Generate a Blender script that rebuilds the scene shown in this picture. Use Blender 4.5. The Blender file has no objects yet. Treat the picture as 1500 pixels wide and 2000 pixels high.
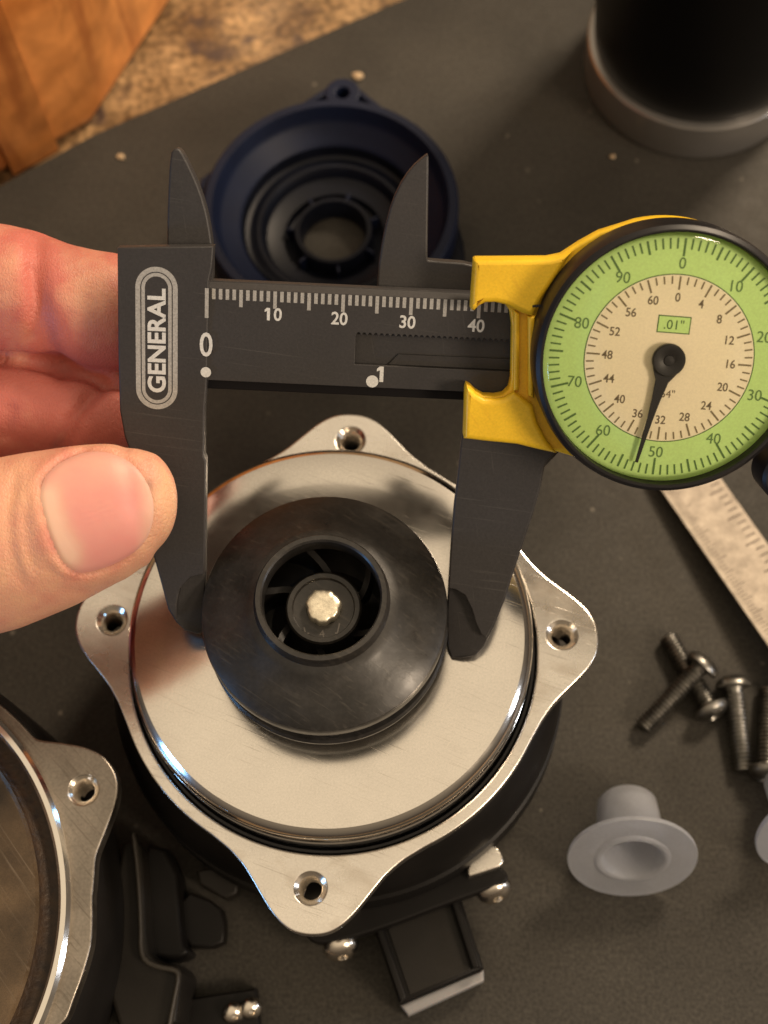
import bpy, math, random
import numpy as np
from math import sin, cos, pi, radians, sqrt, atan2
from mathutils import Vector, Matrix, Euler
from mathutils.bvhtree import BVHTree
random.seed(7); rng = np.random.default_rng(7)
S = 0.001                                    # everything below is written in millimetres
SC = bpy.context.scene; COL = SC.collection

# ------------------------------------------------------------------ camera
FPX = 2775.0; H = 268.0                      # focal length in photo pixels, camera height above the mat (mm)
_dn = np.array([100., -1121., -2775.]); _dn /= np.linalg.norm(_dn); _up = -_dn
_x = np.array([1., 0, 0]) - _up[0]*_up; _x /= np.linalg.norm(_x); _y = np.cross(_up, _x)
R = np.array([_x, _y, _up])                  # camera space -> world
CAMP = np.array([0., 0., H])
cam = bpy.data.cameras.new('camera'); camo = bpy.data.objects.new('camera', cam); COL.objects.link(camo)
M4 = Matrix([[*R[0], 0], [*R[1], 0], [*R[2], H*S], [0, 0, 0, 1]]); camo.matrix_world = M4
cam.sensor_fit = 'VERTICAL'; cam.sensor_height = 34.6; cam.lens = 34.6*FPX/2000
cam.clip_start = 0.01; cam.clip_end = 20
cam.dof.use_dof = True; cam.dof.focus_distance = 0.214; cam.dof.aperture_fstop = 18.0
SC.camera = camo

# ------------------------------------------------------------------ room light
w = bpy.data.worlds.new('World'); SC.world = w; w.use_nodes = True
nt = w.node_tree; nt.nodes.clear()
out = nt.nodes.new('ShaderNodeOutputWorld'); bg = nt.nodes.new('ShaderNodeBackground')
tc = nt.nodes.new('ShaderNodeTexCoord'); sp = nt.nodes.new('ShaderNodeSeparateXYZ'); cr = nt.nodes.new('ShaderNodeValToRGB')
nt.links.new(tc.outputs['Generated'], sp.inputs[0]); nt.links.new(sp.outputs['Z'], cr.inputs[0])
cr.color_ramp.elements[0].position = 0.0; cr.color_ramp.elements[0].color = (0.055, 0.042, 0.032, 1)
el = cr.color_ramp.elements.new(0.6); el.color = (0.33, 0.255, 0.175, 1)
el = cr.color_ramp.elements[-1]; el.position = 0.95; el.color = (0.95, 0.765, 0.54, 1)
nt.links.new(cr.outputs[0], bg.inputs[0]); bg.inputs[1].default_value = 0.95; nt.links.new(bg.outputs[0], out.inputs[0])

def area(name, loc, target, size, power, color, size_y=None):
    l = bpy.data.lights.new(name, 'AREA'); l.energy = power; l.color = color
    l.size = size
    if size_y: l.shape = 'RECTANGLE'; l.size_y = size_y
    o = bpy.data.objects.new(name, l); COL.objects.link(o)
    o.location = loc; d = Vector(target) - Vector(loc)
    o.rotation_euler = d.to_track_quat('-Z', 'Y').to_euler(); return o
area('ceiling_lamp', (0.34, 0.52, 0.52), (0, 0.09, 0.03), 0.14, 5.6, (1.0, 0.80, 0.58))
area('kitchen_lamp', (0.80, -0.42, 0.72), (-0.05, 0.12, 0.03), 0.28, 7.4, (1.0, 0.80, 0.59))
area('blue_light', (-0.58, -0.19, 0.148), (0, 0.06, 0.045), 0.10, 0.9, (0.22, 0.52, 1.0))  # unseen blue lamp, placed so its glint lands on the plate chamfer
area('side_lamp', (0.69, -0.03, 0.20), (0, 0.06, 0.045), 0.07, 0.6, (0.85, 0.9, 1.0))
SC.view_settings.view_transform = 'Standard'; SC.view_settings.look = 'None'
SC.view_settings.exposure = 0.0; SC.view_settings.gamma = 1.0

# ------------------------------------------------------------------ projection helpers
def ray(u, v): return R @ np.array([(u-750)/FPX, -(v-1000)/FPX, -1.0])
def P(u, v, z):
    d = ray(u, v); return d*((H-z)/-d[2]) + CAMP
class Frame:
    """a plane in the world with its own x, y, z axes (mm)"""
    def __init__(s, O, ex, n):
        s.O = np.array(O, float); s.n = n/np.linalg.norm(n); ex = ex - s.n*ex.dot(s.n); s.ex = ex/np.linalg.norm(ex); s.ey = np.cross(s.n, s.ex)
    def at(s, u, v, z=0.0):
        d = ray(u, v); o = s.O + s.n*z; t = (o-CAMP).dot(s.n)/d.dot(s.n); p = CAMP + d*t
        return (float((p-s.O).dot(s.ex)), float((p-s.O).dot(s.ey)))
    def world(s, p): return s.O + s.ex*p[0] + s.ey*p[1] + s.n*p[2]
    def px(s, V):
        W = s.O + np.outer(V[:, 0], s.ex) + np.outer(V[:, 1], s.ey) + np.outer(V[:, 2], s.n)
        c = (W - CAMP) @ R
        return np.stack([750+FPX*c[:, 0]/-c[:, 2], 1000-FPX*c[:, 1]/-c[:, 2]], 1)
    def matrix(s): return Matrix([[s.ex[i], s.ey[i], s.n[i], s.O[i]*S] for i in range(3)] + [[0, 0, 0, 1]])
def wpx(p):
    c = (np.array(p)-CAMP) @ R; return (750+FPX*c[0]/-c[2], 1000-FPX*c[1]/-c[2])

# ------------------------------------------------------------------ materials
def mat(name, col, rough=0.5, metal=0.0, bump=0.0, bscale=4.0, var=0.0, vscale=0.3, col2=None, spec=0.5, coat=0.0,
        sss=0.0, trans=0.0, ior=1.45, rvar=0.0, aniso=None, grain=0.0, gscale=6.0):
    m = bpy.data.materials.new(name); m.use_nodes = True; t = m.node_tree; b = t.nodes['Principled BSDF']
    b.inputs['Roughness'].default_value = rough; b.inputs['Metallic'].default_value = metal
    b.inputs['Specular IOR Level'].default_value = spec; b.inputs['Coat Weight'].default_value = coat
    b.inputs['IOR'].default_value = ior; b.inputs['Transmission Weight'].default_value = trans
    c = (*col, 1)
    tcn = t.nodes.new('ShaderNodeTexCoord'); mp = t.nodes.new('ShaderNodeMapping'); mp.inputs['Scale'].default_value = (1000,)*3
    t.links.new(tcn.outputs['Object'], mp.inputs[0])
    if aniso:
        mp2 = t.nodes.new('ShaderNodeMapping'); mp2.inputs['Scale'].default_value = aniso; t.links.new(mp.outputs[0], mp2.inputs[0]); src = mp2
    else: src = mp
    def noise(scale, detail=5.0, s=mp):
        n = t.nodes.new('ShaderNodeTexNoise'); n.inputs['Scale'].default_value = scale; n.inputs['Detail'].default_value = detail
        t.links.new(s.outputs[0], n.inputs['Vector']); return n
    last = None
    if var > 0 or col2:
        n = noise(vscale); mx = t.nodes.new('ShaderNodeMix'); mx.data_type = 'RGBA'
        rp = t.nodes.new('ShaderNodeValToRGB'); rp.color_ramp.elements[0].position = 0.35; rp.color_ramp.elements[1].position = 0.68
        t.links.new(n.outputs['Fac'], rp.inputs[0]); t.links.new(rp.outputs[0], mx.inputs['Factor'])
        mx.inputs['A'].default_value = (*[x*(1-var) for x in col], 1)
        mx.inputs['B'].default_value = (*(col2 or [min(1, x*(1+var)) for x in col]), 1); last = mx.outputs['Result']
    if grain > 0:
        n = noise(gscale, 2.0); mr = t.nodes.new('ShaderNodeMapRange'); mr.inputs['From Min'].default_value = 0.3; mr.inputs['From Max'].default_value = 0.7
        mr.inputs['To Min'].default_value = 1-grain; mr.inputs['To Max'].default_value = 1+grain; t.links.new(n.outputs['Fac'], mr.inputs['Value'])
        vm = t.nodes.new('ShaderNodeVectorMath'); vm.operation = 'SCALE'; t.links.new(mr.outputs['Result'], vm.inputs['Scale'])
        if last: t.links.new(last, vm.inputs[0])
        else: vm.inputs[0].default_value = col
        last = vm.outputs[0]
    if last: t.links.new(last, b.inputs['Base Color'])
    else: b.inputs['Base Color'].default_value = c
    if rvar > 0:
        n = noise(0.25, 6.0); mr = t.nodes.new('ShaderNodeMapRange'); mr.inputs['From Min'].default_value = 0.3; mr.inputs['From Max'].default_value = 0.7
        mr.inputs['To Min'].default_value = max(0.02, rough-rvar); mr.inputs['To Max'].default_value = rough+rvar
        t.links.new(n.outputs['Fac'], mr.inputs['Value']); t.links.new(mr.outputs['Result'], b.inputs['Roughness'])
    if bump > 0:
        n = noise(bscale, 4.0, src); bp = t.nodes.new('ShaderNodeBump'); bp.inputs['Strength'].default_value = 1.0
        bp.inputs['Distance'].default_value = bump*S; t.links.new(n.outputs['Fac'], bp.inputs['Height']); t.links.new(bp.outputs[0], b.inputs['Normal'])
    if sss > 0:
        b.inputs['Subsurface Weight'].default_value = sss; b.inputs['Subsurface Radius'].default_value = (1.0, 0.35, 0.2); b.inputs['Subsurface Scale'].default_value = 0.003
    m['bsdf'] = 1
    return m

def mat_table():
    m = mat('mat_dark_grey', (0.040, 0.0358, 0.0295), 0.62, 0, 0.06, 2.2, 0.16, 0.035, None, 0.3, grain=0.34, gscale=1.5, rvar=0.06)
    t = m.node_tree; b = t.nodes['Principled BSDF']; mp = [n for n in t.nodes if n.type == 'MAPPING'][0]
    # pale scuffs and dust specks
    v = t.nodes.new('ShaderNodeTexVoronoi'); v.inputs['Scale'].default_value = 0.13; t.links.new(mp.outputs[0], v.inputs['Vector'])
    n = t.nodes.new('ShaderNodeTexNoise'); n.inputs['Scale'].default_value = 0.5; n.inputs['Detail'].default_value = 6; t.links.new(mp.outputs[0], n.inputs['Vector'])
    ad = t.nodes.new('ShaderNodeMath'); ad.operation = 'MULTIPLY_ADD'; t.links.new(n.outputs['Fac'], ad.inputs[0]); ad.inputs[1].default_value = 0.30; t.links.new(v.outputs['Distance'], ad.inputs[2])
    r = t.nodes.new('ShaderNodeMapRange'); r.inputs['From Min'].default_value = 0.145; r.inputs['From Max'].default_value = 0.21; r.inputs['To Min'].default_value = 0.6; r.inputs['To Max'].default_value = 0
    t.links.new(ad.outputs[0], r.inputs['Value'])
    mx = t.nodes.new('ShaderNodeMix'); mx.data_type = 'RGBA'; l = b.inputs['Base Color'].links[0].from_socket
    t.links.new(l, mx.inputs['A']); mx.inputs['B'].default_value = (0.20, 0.175, 0.14, 1); t.links.new(r.outputs[0], mx.inputs['Factor']); t.links.new(mx.outputs['Result'], b.inputs['Base Color'])
    return m
def mat_granite():
    m = mat('speckled_granite', (0.20, 0.115, 0.050), 0.35, 0, 0, 1, 0.3, 0.07, (0.40, 0.26, 0.13), grain=0.55, gscale=0.6)
    t = m.node_tree; b = t.nodes['Principled BSDF']; mp = [n for n in t.nodes if n.type == 'MAPPING'][0]
    n = t.nodes.new('ShaderNodeTexNoise'); n.inputs['Scale'].default_value = 0.13; n.inputs['Detail'].default_value = 3; t.links.new(mp.outputs[0], n.inputs['Vector'])
    r = t.nodes.new('ShaderNodeMapRange'); r.inputs['From Min'].default_value = 0.55; r.inputs['From Max'].default_value = 0.68; t.links.new(n.outputs['Fac'], r.inputs['Value'])
    mx = t.nodes.new('ShaderNodeMix'); mx.data_type = 'RGBA'; l = b.inputs['Base Color'].links[0].from_socket
    t.links.new(l, mx.inputs['A']); mx.inputs['B'].default_value = (0.07, 0.045, 0.035, 1); t.links.new(r.outputs[0], mx.inputs['Factor']); t.links.new(mx.outputs['Result'], b.inputs['Base Color'])
    return m
def mat_wood():
    m = mat('orange_wood', (0.62, 0.21, 0.045), 0.38, 0, 0.08, 0.35, 0.25, 0.03, (0.74, 0.31, 0.09), coat=0.3, grain=0.25, gscale=0.12)
    t = m.node_tree; b = t.nodes['Principled BSDF']; mp = [n for n in t.nodes if n.type == 'MAPPING'][0]
    m2 = t.nodes.new('ShaderNodeMapping'); m2.inputs['Scale'].default_value = (1, 1, 0.12); t.links.new(mp.outputs[0], m2.inputs[0])
    n = t.nodes.new('ShaderNodeTexNoise'); n.inputs['Scale'].default_value = 0.16; n.inputs['Detail'].default_value = 5; n.inputs['Distortion'].default_value = 0.8; t.links.new(m2.outputs[0], n.inputs['Vector'])
    r = t.nodes.new('ShaderNodeMapRange'); r.inputs['From Min'].default_value = 0.5; r.inputs['From Max'].default_value = 0.72; r.inputs['To Max'].default_value = 0.7; t.links.new(n.outputs['Fac'], r.inputs['Value'])
    mx = t.nodes.new('ShaderNodeMix'); mx.data_type = 'RGBA'; l = b.inputs['Base Color'].links[0].from_socket
    t.links.new(l, mx.inputs['A']); mx.inputs['B'].default_value = (0.30, 0.085, 0.02, 1); t.links.new(r.outputs[0], mx.inputs['Factor']); t.links.new(mx.outputs['Result'], b.inputs['Base Color'])
    return m
def scratches(m, angle, stretch, lo, hi, amount, col, bump=0.0, name='Base Color'):
    t = m.node_tree; b = t.nodes['Principled BSDF']; tcn = t.nodes.new('ShaderNodeTexCoord')
    mp = t.nodes.new('ShaderNodeMapping'); mp.inputs['Rotation'].default_value = (0, 0, angle); mp.inputs['Scale'].default_value = (1000,)*3
    m2 = t.nodes.new('ShaderNodeMapping'); m2.inputs['Scale'].default_value = stretch
    t.links.new(tcn.outputs['Object'], mp.inputs[0]); t.links.new(mp.outputs[0], m2.inputs[0])
    n = t.nodes.new('ShaderNodeTexNoise'); n.inputs['Scale'].default_value = 1.0; n.inputs['Detail'].default_value = 3; n.inputs['Distortion'].default_value = 0.4; t.links.new(m2.outputs[0], n.inputs['Vector'])
    r_ = t.nodes.new('ShaderNodeMapRange'); r_.inputs['From Min'].default_value = lo; r_.inputs['From Max'].default_value = hi; r_.inputs['To Max'].default_value = amount; t.links.new(n.outputs['Fac'], r_.inputs['Value'])
    mx = t.nodes.new('ShaderNodeMix'); mx.data_type = 'RGBA'; i = b.inputs['Base Color']
    if i.links: t.links.new(i.links[0].from_socket, mx.inputs['A'])
    else: mx.inputs['A'].default_value = i.default_value
    mx.inputs['B'].default_value = (*col, 1); t.links.new(r_.outputs[0], mx.inputs['Factor']); t.links.new(mx.outputs['Result'], i)
    if bump:
        bp = t.nodes.new('ShaderNodeBump'); bp.inputs['Distance'].default_value = bump*S; t.links.new(r_.outputs[0], bp.inputs['Height'])
        if b.inputs['Normal'].links: t.links.new(b.inputs['Normal'].links[0].from_socket, bp.inputs['Normal'])
        t.links.new(bp.outputs[0], b.inputs['Normal'])
    return m
def mat_thin_glass():
    m = bpy.data.materials.new('clear_crystal'); m.use_nodes = True; t = m.node_tree; t.nodes.clear()
    o = t.nodes.new('ShaderNodeOutputMaterial'); a = t.nodes.new('ShaderNodeBsdfTransparent'); g = t.nodes.new('ShaderNodeBsdfGlossy'); f = t.nodes.new('ShaderNodeFresnel'); mx = t.nodes.new('ShaderNodeMixShader')
    a.inputs[0].default_value = (0.97, 0.97, 0.95, 1); g.inputs['Roughness'].default_value = 0.06; f.inputs[0].default_value = 1.3
    t.links.new(f.outputs[0], mx.inputs[0]); t.links.new(a.outputs[0], mx.inputs[1]); t.links.new(g.outputs[0], mx.inputs[2]); t.links.new(mx.outputs[0], o.inputs[0]); return m

MT = dict(
    table=mat_table(), granite=mat_granite(), wood=mat_wood(), glass=mat_thin_glass(),
    cal=mat('charcoal_plastic', (0.034, 0.0315, 0.032), 0.50, 0, 0.012, 3.0, 0.06, 0.12, grain=0.12, gscale=2.5, spec=0.5),
    caldark=mat('beam_shade_black', (0.006, 0.005, 0.006), 0.6, spec=0.2),  # near-black, shade below the beam put into the colour
    calgroove=mat('groove_plastic', (0.030, 0.027, 0.026), 0.6, grain=0.15, gscale=3),
    white=mat('white_print', (0.62, 0.62, 0.60), 0.6, grain=0.12, gscale=4),
    grey=mat('grey_print', (0.36, 0.35, 0.33), 0.6, grain=0.2, gscale=4),
    yellow=mat('yellow_plastic', (0.90, 0.56, 0.025), 0.38, 0, 0.02, 1.5, 0.07, 0.12, grain=0.06, gscale=3, sss=0.03),
    bezel=mat('black_bezel', (0.010, 0.009, 0.010), 0.42, 0, 0, 1, spec=0.4),
    green=mat('green_dial', (0.58, 0.85, 0.29), 0.5, grain=0.05, gscale=3),
    cream=mat('cream_dial', (0.95, 0.84, 0.62), 0.55, grain=0.04, gscale=3),
    ink=mat('dial_ink', (0.045, 0.045, 0.025), 0.6),
    inkg=mat('dial_green_ink', (0.06, 0.14, 0.03), 0.6),
    needle=mat('black_needle', (0.012, 0.011, 0.012), 0.45),
    alu=mat('machined_aluminium', (0.80, 0.76, 0.70), 0.17, 1.0, 0.0, 1.6, 0.02, 0.2, rvar=0.02, grain=0.05, gscale=3),
    flange=mat('cast_aluminium', (0.80, 0.76, 0.70), 0.28, 1.0, 0.01, 2.2, 0.03, 0.15, rvar=0.03, grain=0.06, gscale=3),
    aluold=mat('dull_aluminium', (0.42, 0.38, 0.33), 0.36, 1.0, 0.02, 1.0, 0.15, 0.15, rvar=0.08, grain=0.1, gscale=2),
    aludim=mat('dim_aluminium', (0.27, 0.24, 0.205), 0.38, 1.0, 0.02, 1.0, 0.2, 0.12, rvar=0.08, grain=0.12, gscale=2),  # darker metal, the second flange's dimmer reflection is in the colour
    polish=mat('polished_steel', (0.82, 0.78, 0.72), 0.12, 1.0, rvar=0.03),
    thread=mat('thread_metal', (0.72, 0.66, 0.58), 0.22, 1.0),
    rubber=mat('black_rubber', (0.008, 0.008, 0.009), 0.35, spec=0.4),
    impel=mat('black_impeller_plastic', (0.020, 0.018, 0.016), 0.36, 0, 0.03, 0.5, 0.35, 0.18, rvar=0.09, grain=0.2, gscale=1.5, spec=0.6),
    body=mat('black_body_plastic', (0.008, 0.007, 0.0065), 0.45, 0, 0.01, 2, 0.2, 0.1, spec=0.22),
    panel=mat('matte_black_panel', (0.013, 0.011, 0.009), 0.5, 0, 0.01, 2, 0.1, 0.1, spec=0.3, grain=0.1, gscale=2),
    brownface=mat('stained_dark_face', (0.040, 0.028, 0.018), 0.36, 0.3, 0.02, 0.6, 0.5, 0.09, (0.12, 0.080, 0.045), rvar=0.12, grain=0.2),
    grime=mat('brown_grime', (0.10, 0.055, 0.025), 0.5, 0.2, 0.15, 1.2, 0.6, 0.5, (0.02, 0.012, 0.008)),
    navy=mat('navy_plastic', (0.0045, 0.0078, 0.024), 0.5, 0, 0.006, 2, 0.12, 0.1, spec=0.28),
    navydark=mat('navy_plastic_dark', (0.004, 0.005, 0.010), 0.42, 0, 0.01, 2, 0.3, 0.1, spec=0.22),  # darker navy for the bowl and the right-hand wall
    screw=mat('blackened_steel', (0.24, 0.23, 0.21), 0.36, 1.0, 0.02, 2.5, 0.3, 0.5),
    silicone=mat('white_silicone', (0.66, 0.68, 0.74), 0.4, 0, 0.01, 1.5, 0.04, 0.2, sss=0.0, trans=0.72, ior=1.3, grain=0.05, gscale=2),
    gasket=mat('grey_gasket', (0.27, 0.265, 0.27), 0.5, sss=0.1),
    cup=mat('black_cup_paint', (0.0025, 0.0025, 0.003), 0.38, spec=0.25),
    steel=mat('brushed_steel', (0.44, 0.42, 0.40), 0.28, 0.8, 0.01, 1.5, 0.06, 0.1, aniso=(0.2, 0.2, 4)),
    lip=mat('pale_lip_plastic', (0.036, 0.031, 0.025), 0.5, grain=0.15, gscale=2),  # lighter plastic for the raised lip
    rule=mat('worn_rule_steel', (0.30, 0.25, 0.195), 0.5, 0.25, 0.03, 1.2, 0.14, 0.35, (0.40, 0.34, 0.27), grain=0.12, gscale=2),
    ruleink=mat('rule_etching', (0.07, 0.045, 0.03), 0.6),
    crumb=mat('crumb', (0.45, 0.33, 0.20), 0.8, 0, 0.1, 2),
    nail=None, skin=None)

scratches(MT['alu'], 0.4, (0.10, 4.0, 1), 0.62, 0.72, 0.35, (0.45, 0.40, 0.34), 0.01)
scratches(MT['alu'], -0.9, (0.16, 5.0, 1), 0.66, 0.74, 0.4, (0.95, 0.9, 0.8))
scratches(MT['flange'], 0.35, (0.12, 3.5, 1), 0.60, 0.72, 0.45, (0.40, 0.36, 0.31), 0.015)
scratches(MT['flange'], 1.3, (0.2, 4.0, 1), 0.64, 0.74, 0.3, (0.35, 0.31, 0.27))
scratches(MT['flange'], 0.2, (0.13, 0.2, 1), 0.54, 0.70, 0.4, (0.50, 0.43, 0.35))
scratches(MT['aludim'], 0.8, (0.12, 3.0, 1), 0.58, 0.70, 0.5, (0.12, 0.10, 0.08), 0.015)
scratches(MT['cal'], 0.1, (0.05, 2.5, 1), 0.64, 0.75, 0.5, (0.085, 0.08, 0.075), 0.006)
scratches(MT['cal'], 1.4, (0.08, 3.5, 1), 0.66, 0.76, 0.4, (0.075, 0.07, 0.066))
scratches(MT['impel'], 0.6, (0.06, 1.6, 1), 0.58, 0.75, 0.6, (0.055, 0.048, 0.040), 0.01)
scratches(MT['yellow'], 0.9, (0.15, 1.2, 1), 0.60, 0.78, 0.3, (0.55, 0.27, 0.02))
scratches(MT['table'], 0.5, (0.03, 0.9, 1), 0.66, 0.76, 0.35, (0.10, 0.09, 0.075))
scratches(MT['brownface'], 0.9, (0.05, 1.8, 1), 0.60, 0.72, 0.5, (0.18, 0.14, 0.10), 0.01)
# ------------------------------------------------------------------ mesh helpers
def link(name, me, m, parent=None, smooth=35):
    o = bpy.data.objects.new(name, me); COL.objects.link(o)
    if m is not None: me.materials.append(m)
    if smooth:
        me.polygons.foreach_set('use_smooth', [True]*len(me.polygons))
        try: me.set_sharp_from_angle(angle=radians(smooth))
        except Exception: pass
    if parent: o.parent = parent
    return o
class MB:
    def __init__(s): s.v = []; s.f = []
    def add(s, v, f, off=(0, 0, 0)):
        k = len(s.v); s.v += [(a+off[0], b+off[1], c+off[2]) for a, b, c in v]; s.f += [tuple(i+k for i in q) for q in f]; return s
    def build(s, name, m, parent=None, smooth=35):
        me = bpy.data.meshes.new(name); me.from_pydata([(a*S, b*S, c*S) for a, b, c in s.v], [], s.f); me.update()
        return link(name, me, m, parent, smooth)
def lathe_vf(prof, n=96, a0=0.0, a1=2*pi, closed=False):
    full = abs(a1-a0-2*pi) < 1e-6; cols = n if full else n+1
    v = []; f = []
    for i in range(cols):
        a = a0+(a1-a0)*i/n
        for r, z in prof: v.append((r*cos(a), r*sin(a), z))
    k = len(prof); kk = k if closed else k-1
    for i in range(n):
        j = (i+1) % cols
        for q in range(kk):
            q2 = (q+1) % k; f.append((i*k+q, j*k+q, j*k+q2, i*k+q2))
    return v, f
def lathe(name, prof, m, parent=None, n=96, off=(0, 0, 0), smooth=35, closed=False):
    v, f = lathe_vf(prof, n, closed=closed); return MB().add(v, f, off).build(name, m, parent, smooth)
def curve_vf(loops, z0, z1, bevel=0.0, res=2):
    """2D outlines (first solid, others may be holes) -> extruded, bevelled slab, in mm"""
    cu = bpy.data.curves.new('tmp', 'CURVE'); cu.dimensions = '2D'; cu.fill_mode = 'BOTH'
    for lp in loops:
        s = cu.splines.new('POLY'); s.points.add(len(lp)-1)
        for i, p in enumerate(lp): s.points[i].co = (p[0], p[1], 0, 1)
        s.use_cyclic_u = True
    h = (z1-z0)/2; cu.extrude = max(h-bevel, 1e-4); cu.bevel_depth = bevel; cu.bevel_resolution = res; cu.offset = -bevel
    o = bpy.data.objects.new('tmp', cu); COL.objects.link(o)
    dg = bpy.context.evaluated_depsgraph_get(); me = bpy.data.meshes.new_from_object(o.evaluated_get(dg))
    v = [(a.co.x, a.co.y, a.co.z+(z0+z1)/2) for a in me.vertices]; f = [tuple(q.vertices) for q in me.polygons]
    bpy.data.objects.remove(o); bpy.data.curves.remove(cu); bpy.data.meshes.remove(me)
    return v, f
def slab(name, loops, z0, z1, m, parent=None, bevel=0.2, res=2, smooth=35):
    v, f = curve_vf(loops, z0, z1, bevel, res); return MB().add(v, f).build(name, m, parent, smooth)
def flat_vf(loops, z):
    cu = bpy.data.curves.new('tmp', 'CURVE'); cu.dimensions = '2D'; cu.fill_mode = 'BOTH'
    for lp in loops:
        s = cu.splines.new('POLY'); s.points.add(len(lp)-1)
        for i, p in enumerate(lp): s.points[i].co = (p[0], p[1], 0, 1)
        s.use_cyclic_u = True
    o = bpy.data.objects.new('tmp', cu); COL.objects.link(o)
    dg = bpy.context.evaluated_depsgraph_get(); me = bpy.data.meshes.new_from_object(o.evaluated_get(dg))
    v = [(a.co.x, a.co.y, z) for a in me.vertices]; f = [tuple(q.vertices) for q in me.polygons]
    bpy.data.objects.remove(o); bpy.data.curves.remove(cu); bpy.data.meshes.remove(me); return v, f
def text_vf(s, size, x, y, z, rot=0.0, bold=0.0, xs=1.0):
    cu = bpy.data.curves.new('t', 'FONT'); cu.body = s; cu.size = size; cu.align_x = 'CENTER'; cu.align_y = 'CENTER'; cu.offset = bold; cu.resolution_u = 4
    o = bpy.data.objects.new('t', cu); COL.objects.link(o)
    dg = bpy.context.evaluated_depsgraph_get(); me = bpy.data.meshes.new_from_object(o.evaluated_get(dg))
    c, sn = cos(rot), sin(rot)
    vs = [(a.co.x, a.co.y) for a in me.vertices]
    cx = (min(p[0] for p in vs)+max(p[0] for p in vs))/2; cy = (min(p[1] for p in vs)+max(p[1] for p in vs))/2
    v = [(x+c*(px-cx)*xs-sn*(py-cy), y+sn*(px-cx)*xs+c*(py-cy), z) for px, py in vs]; f = [tuple(q.vertices) for q in me.polygons]
    bpy.data.objects.remove(o); bpy.data.curves.remove(cu); bpy.data.meshes.remove(me); return v, f
def one_vf(h, x, y, z, w=0.24):
    p = [(-.13*h, .5*h), (.13*h, .5*h), (.13*h, -.5*h), (-.13*h+.02*h, -.5*h), (-.13*h+.02*h, .25*h), (-.30*h, .17*h), (-.30*h, .33*h)]
    return flat_vf([[(x+a, y+b) for a, b in p]], z)
def quad(x0, y0, x1, y1, wd, z):
    dx, dy = x1-x0, y1-y0; l = math.hypot(dx, dy); nx, ny = -dy/l*wd/2, dx/l*wd/2
    return [(x0+nx, y0+ny, z), (x0-nx, y0-ny, z), (x1-nx, y1-ny, z), (x1+nx, y1+ny, z)], [(0, 1, 2, 3)]
def circle(cx, cy, r, n=48): return [(cx+r*cos(2*pi*i/n), cy+r*sin(2*pi*i/n)) for i in range(n)]
def smooth_loop(pts, it=2):
    for _ in range(it):
        q = []
        for i in range(len(pts)):
            a, b = pts[i], pts[(i+1) % len(pts)]
            q += [(a[0]*.75+b[0]*.25, a[1]*.75+b[1]*.25), (a[0]*.25+b[0]*.75, a[1]*.25+b[1]*.75)]
        pts = q
    return pts
def stadium(x0, x1, y0, y1, n=24):
    r = (x1-x0)/2; cx = (x0+x1)/2; p = []
    for i in range(n+1): a = pi*i/n; p.append((cx+r*cos(a), y1-r+r*sin(a)))
    for i in range(n+1): a = pi+pi*i/n; p.append((cx+r*cos(a), y0+r+r*sin(a)))
    return p
def thing(name, label, cat, loc=(0, 0, 0), group=None, matrix=None):
    o = bpy.data.objects.new(name, None); COL.objects.link(o); o.empty_display_size = 0.01
    if matrix is not None: o.matrix_world = matrix
    else: o.location = [c*S for c in loc]
    o['label'] = label; o['category'] = cat
    if group: o['group'] = group
    return o
def tag(o, label, cat, group=None):
    o['label'] = label; o['category'] = cat
    if group: o['group'] = group
    return o

# ------------------------------------------------------------------ setting: mat, counter
E0 = P(0, 365, 0); E1 = P(780, 0, 0)
ed = (E1-E0)[:2]; ed /= np.linalg.norm(ed); nn = np.array([ed[1], -ed[0]])      # into the mat
def along(a, b): q = E0[:2] + ed*a + nn*b; return (float(q[0]), float(q[1]))
def Pxy(u, v): q = P(u, v, 0); return (float(q[0]), float(q[1]))
slab('mat_surface', [[Pxy(-260, 535), Pxy(0, 362), Pxy(100, 308), Pxy(184, 262), Pxy(773, 4), Pxy(1500, -300), Pxy(2300, -640), along(560, 420), along(-160, 420)][::-1]], -3.0, 0.0, MT['table'], None, 0.3)['kind'] = 'structure'
v, f = curve_vf([[(-700, -500), (700, -500), (700, 900), (-700, 900)]], -33, -3.05, 0.5)
MB().add(v, f).build('countertop', MT['granite'])['kind'] = 'structure'

# wooden box standing on the counter at the far left
ca = P(184, 247, -3)[:2]; cb = P(332, 20, -3)[:2]; cc = P(-260, 500, -3)[:2]
cdr = (cb-ca); cdr /= np.linalg.norm(cdr); p3 = ca + cdr*95; p4 = cc + cdr*95
bx = thing('wooden_box', 'glossy orange-brown wooden box standing on the speckled stone counter behind the mat', 'box', (*ca, -3))
def rel(p): return (float(p[0]-ca[0]), float(p[1]-ca[1]))
slab('box_wall', [[rel(ca), rel(p3), rel(p4), rel(cc)]], 0.02, 88, MT['wood'], bx, 4.0, 6)
lo = (ca-cc); lo /= np.linalg.norm(lo); nrm = np.array([lo[1], -lo[0]])
# corner moulding and a raised rail on the near face
q0 = ca - lo*10 + nrm*0.0; q1 = ca - lo*22
slab('corner_strip', [[rel(q1), rel(q0), rel(q0+nrm*1.2), rel(q1+nrm*1.2)]], 0.05, 87, MT['wood'], bx, 0.5, 3)

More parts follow.
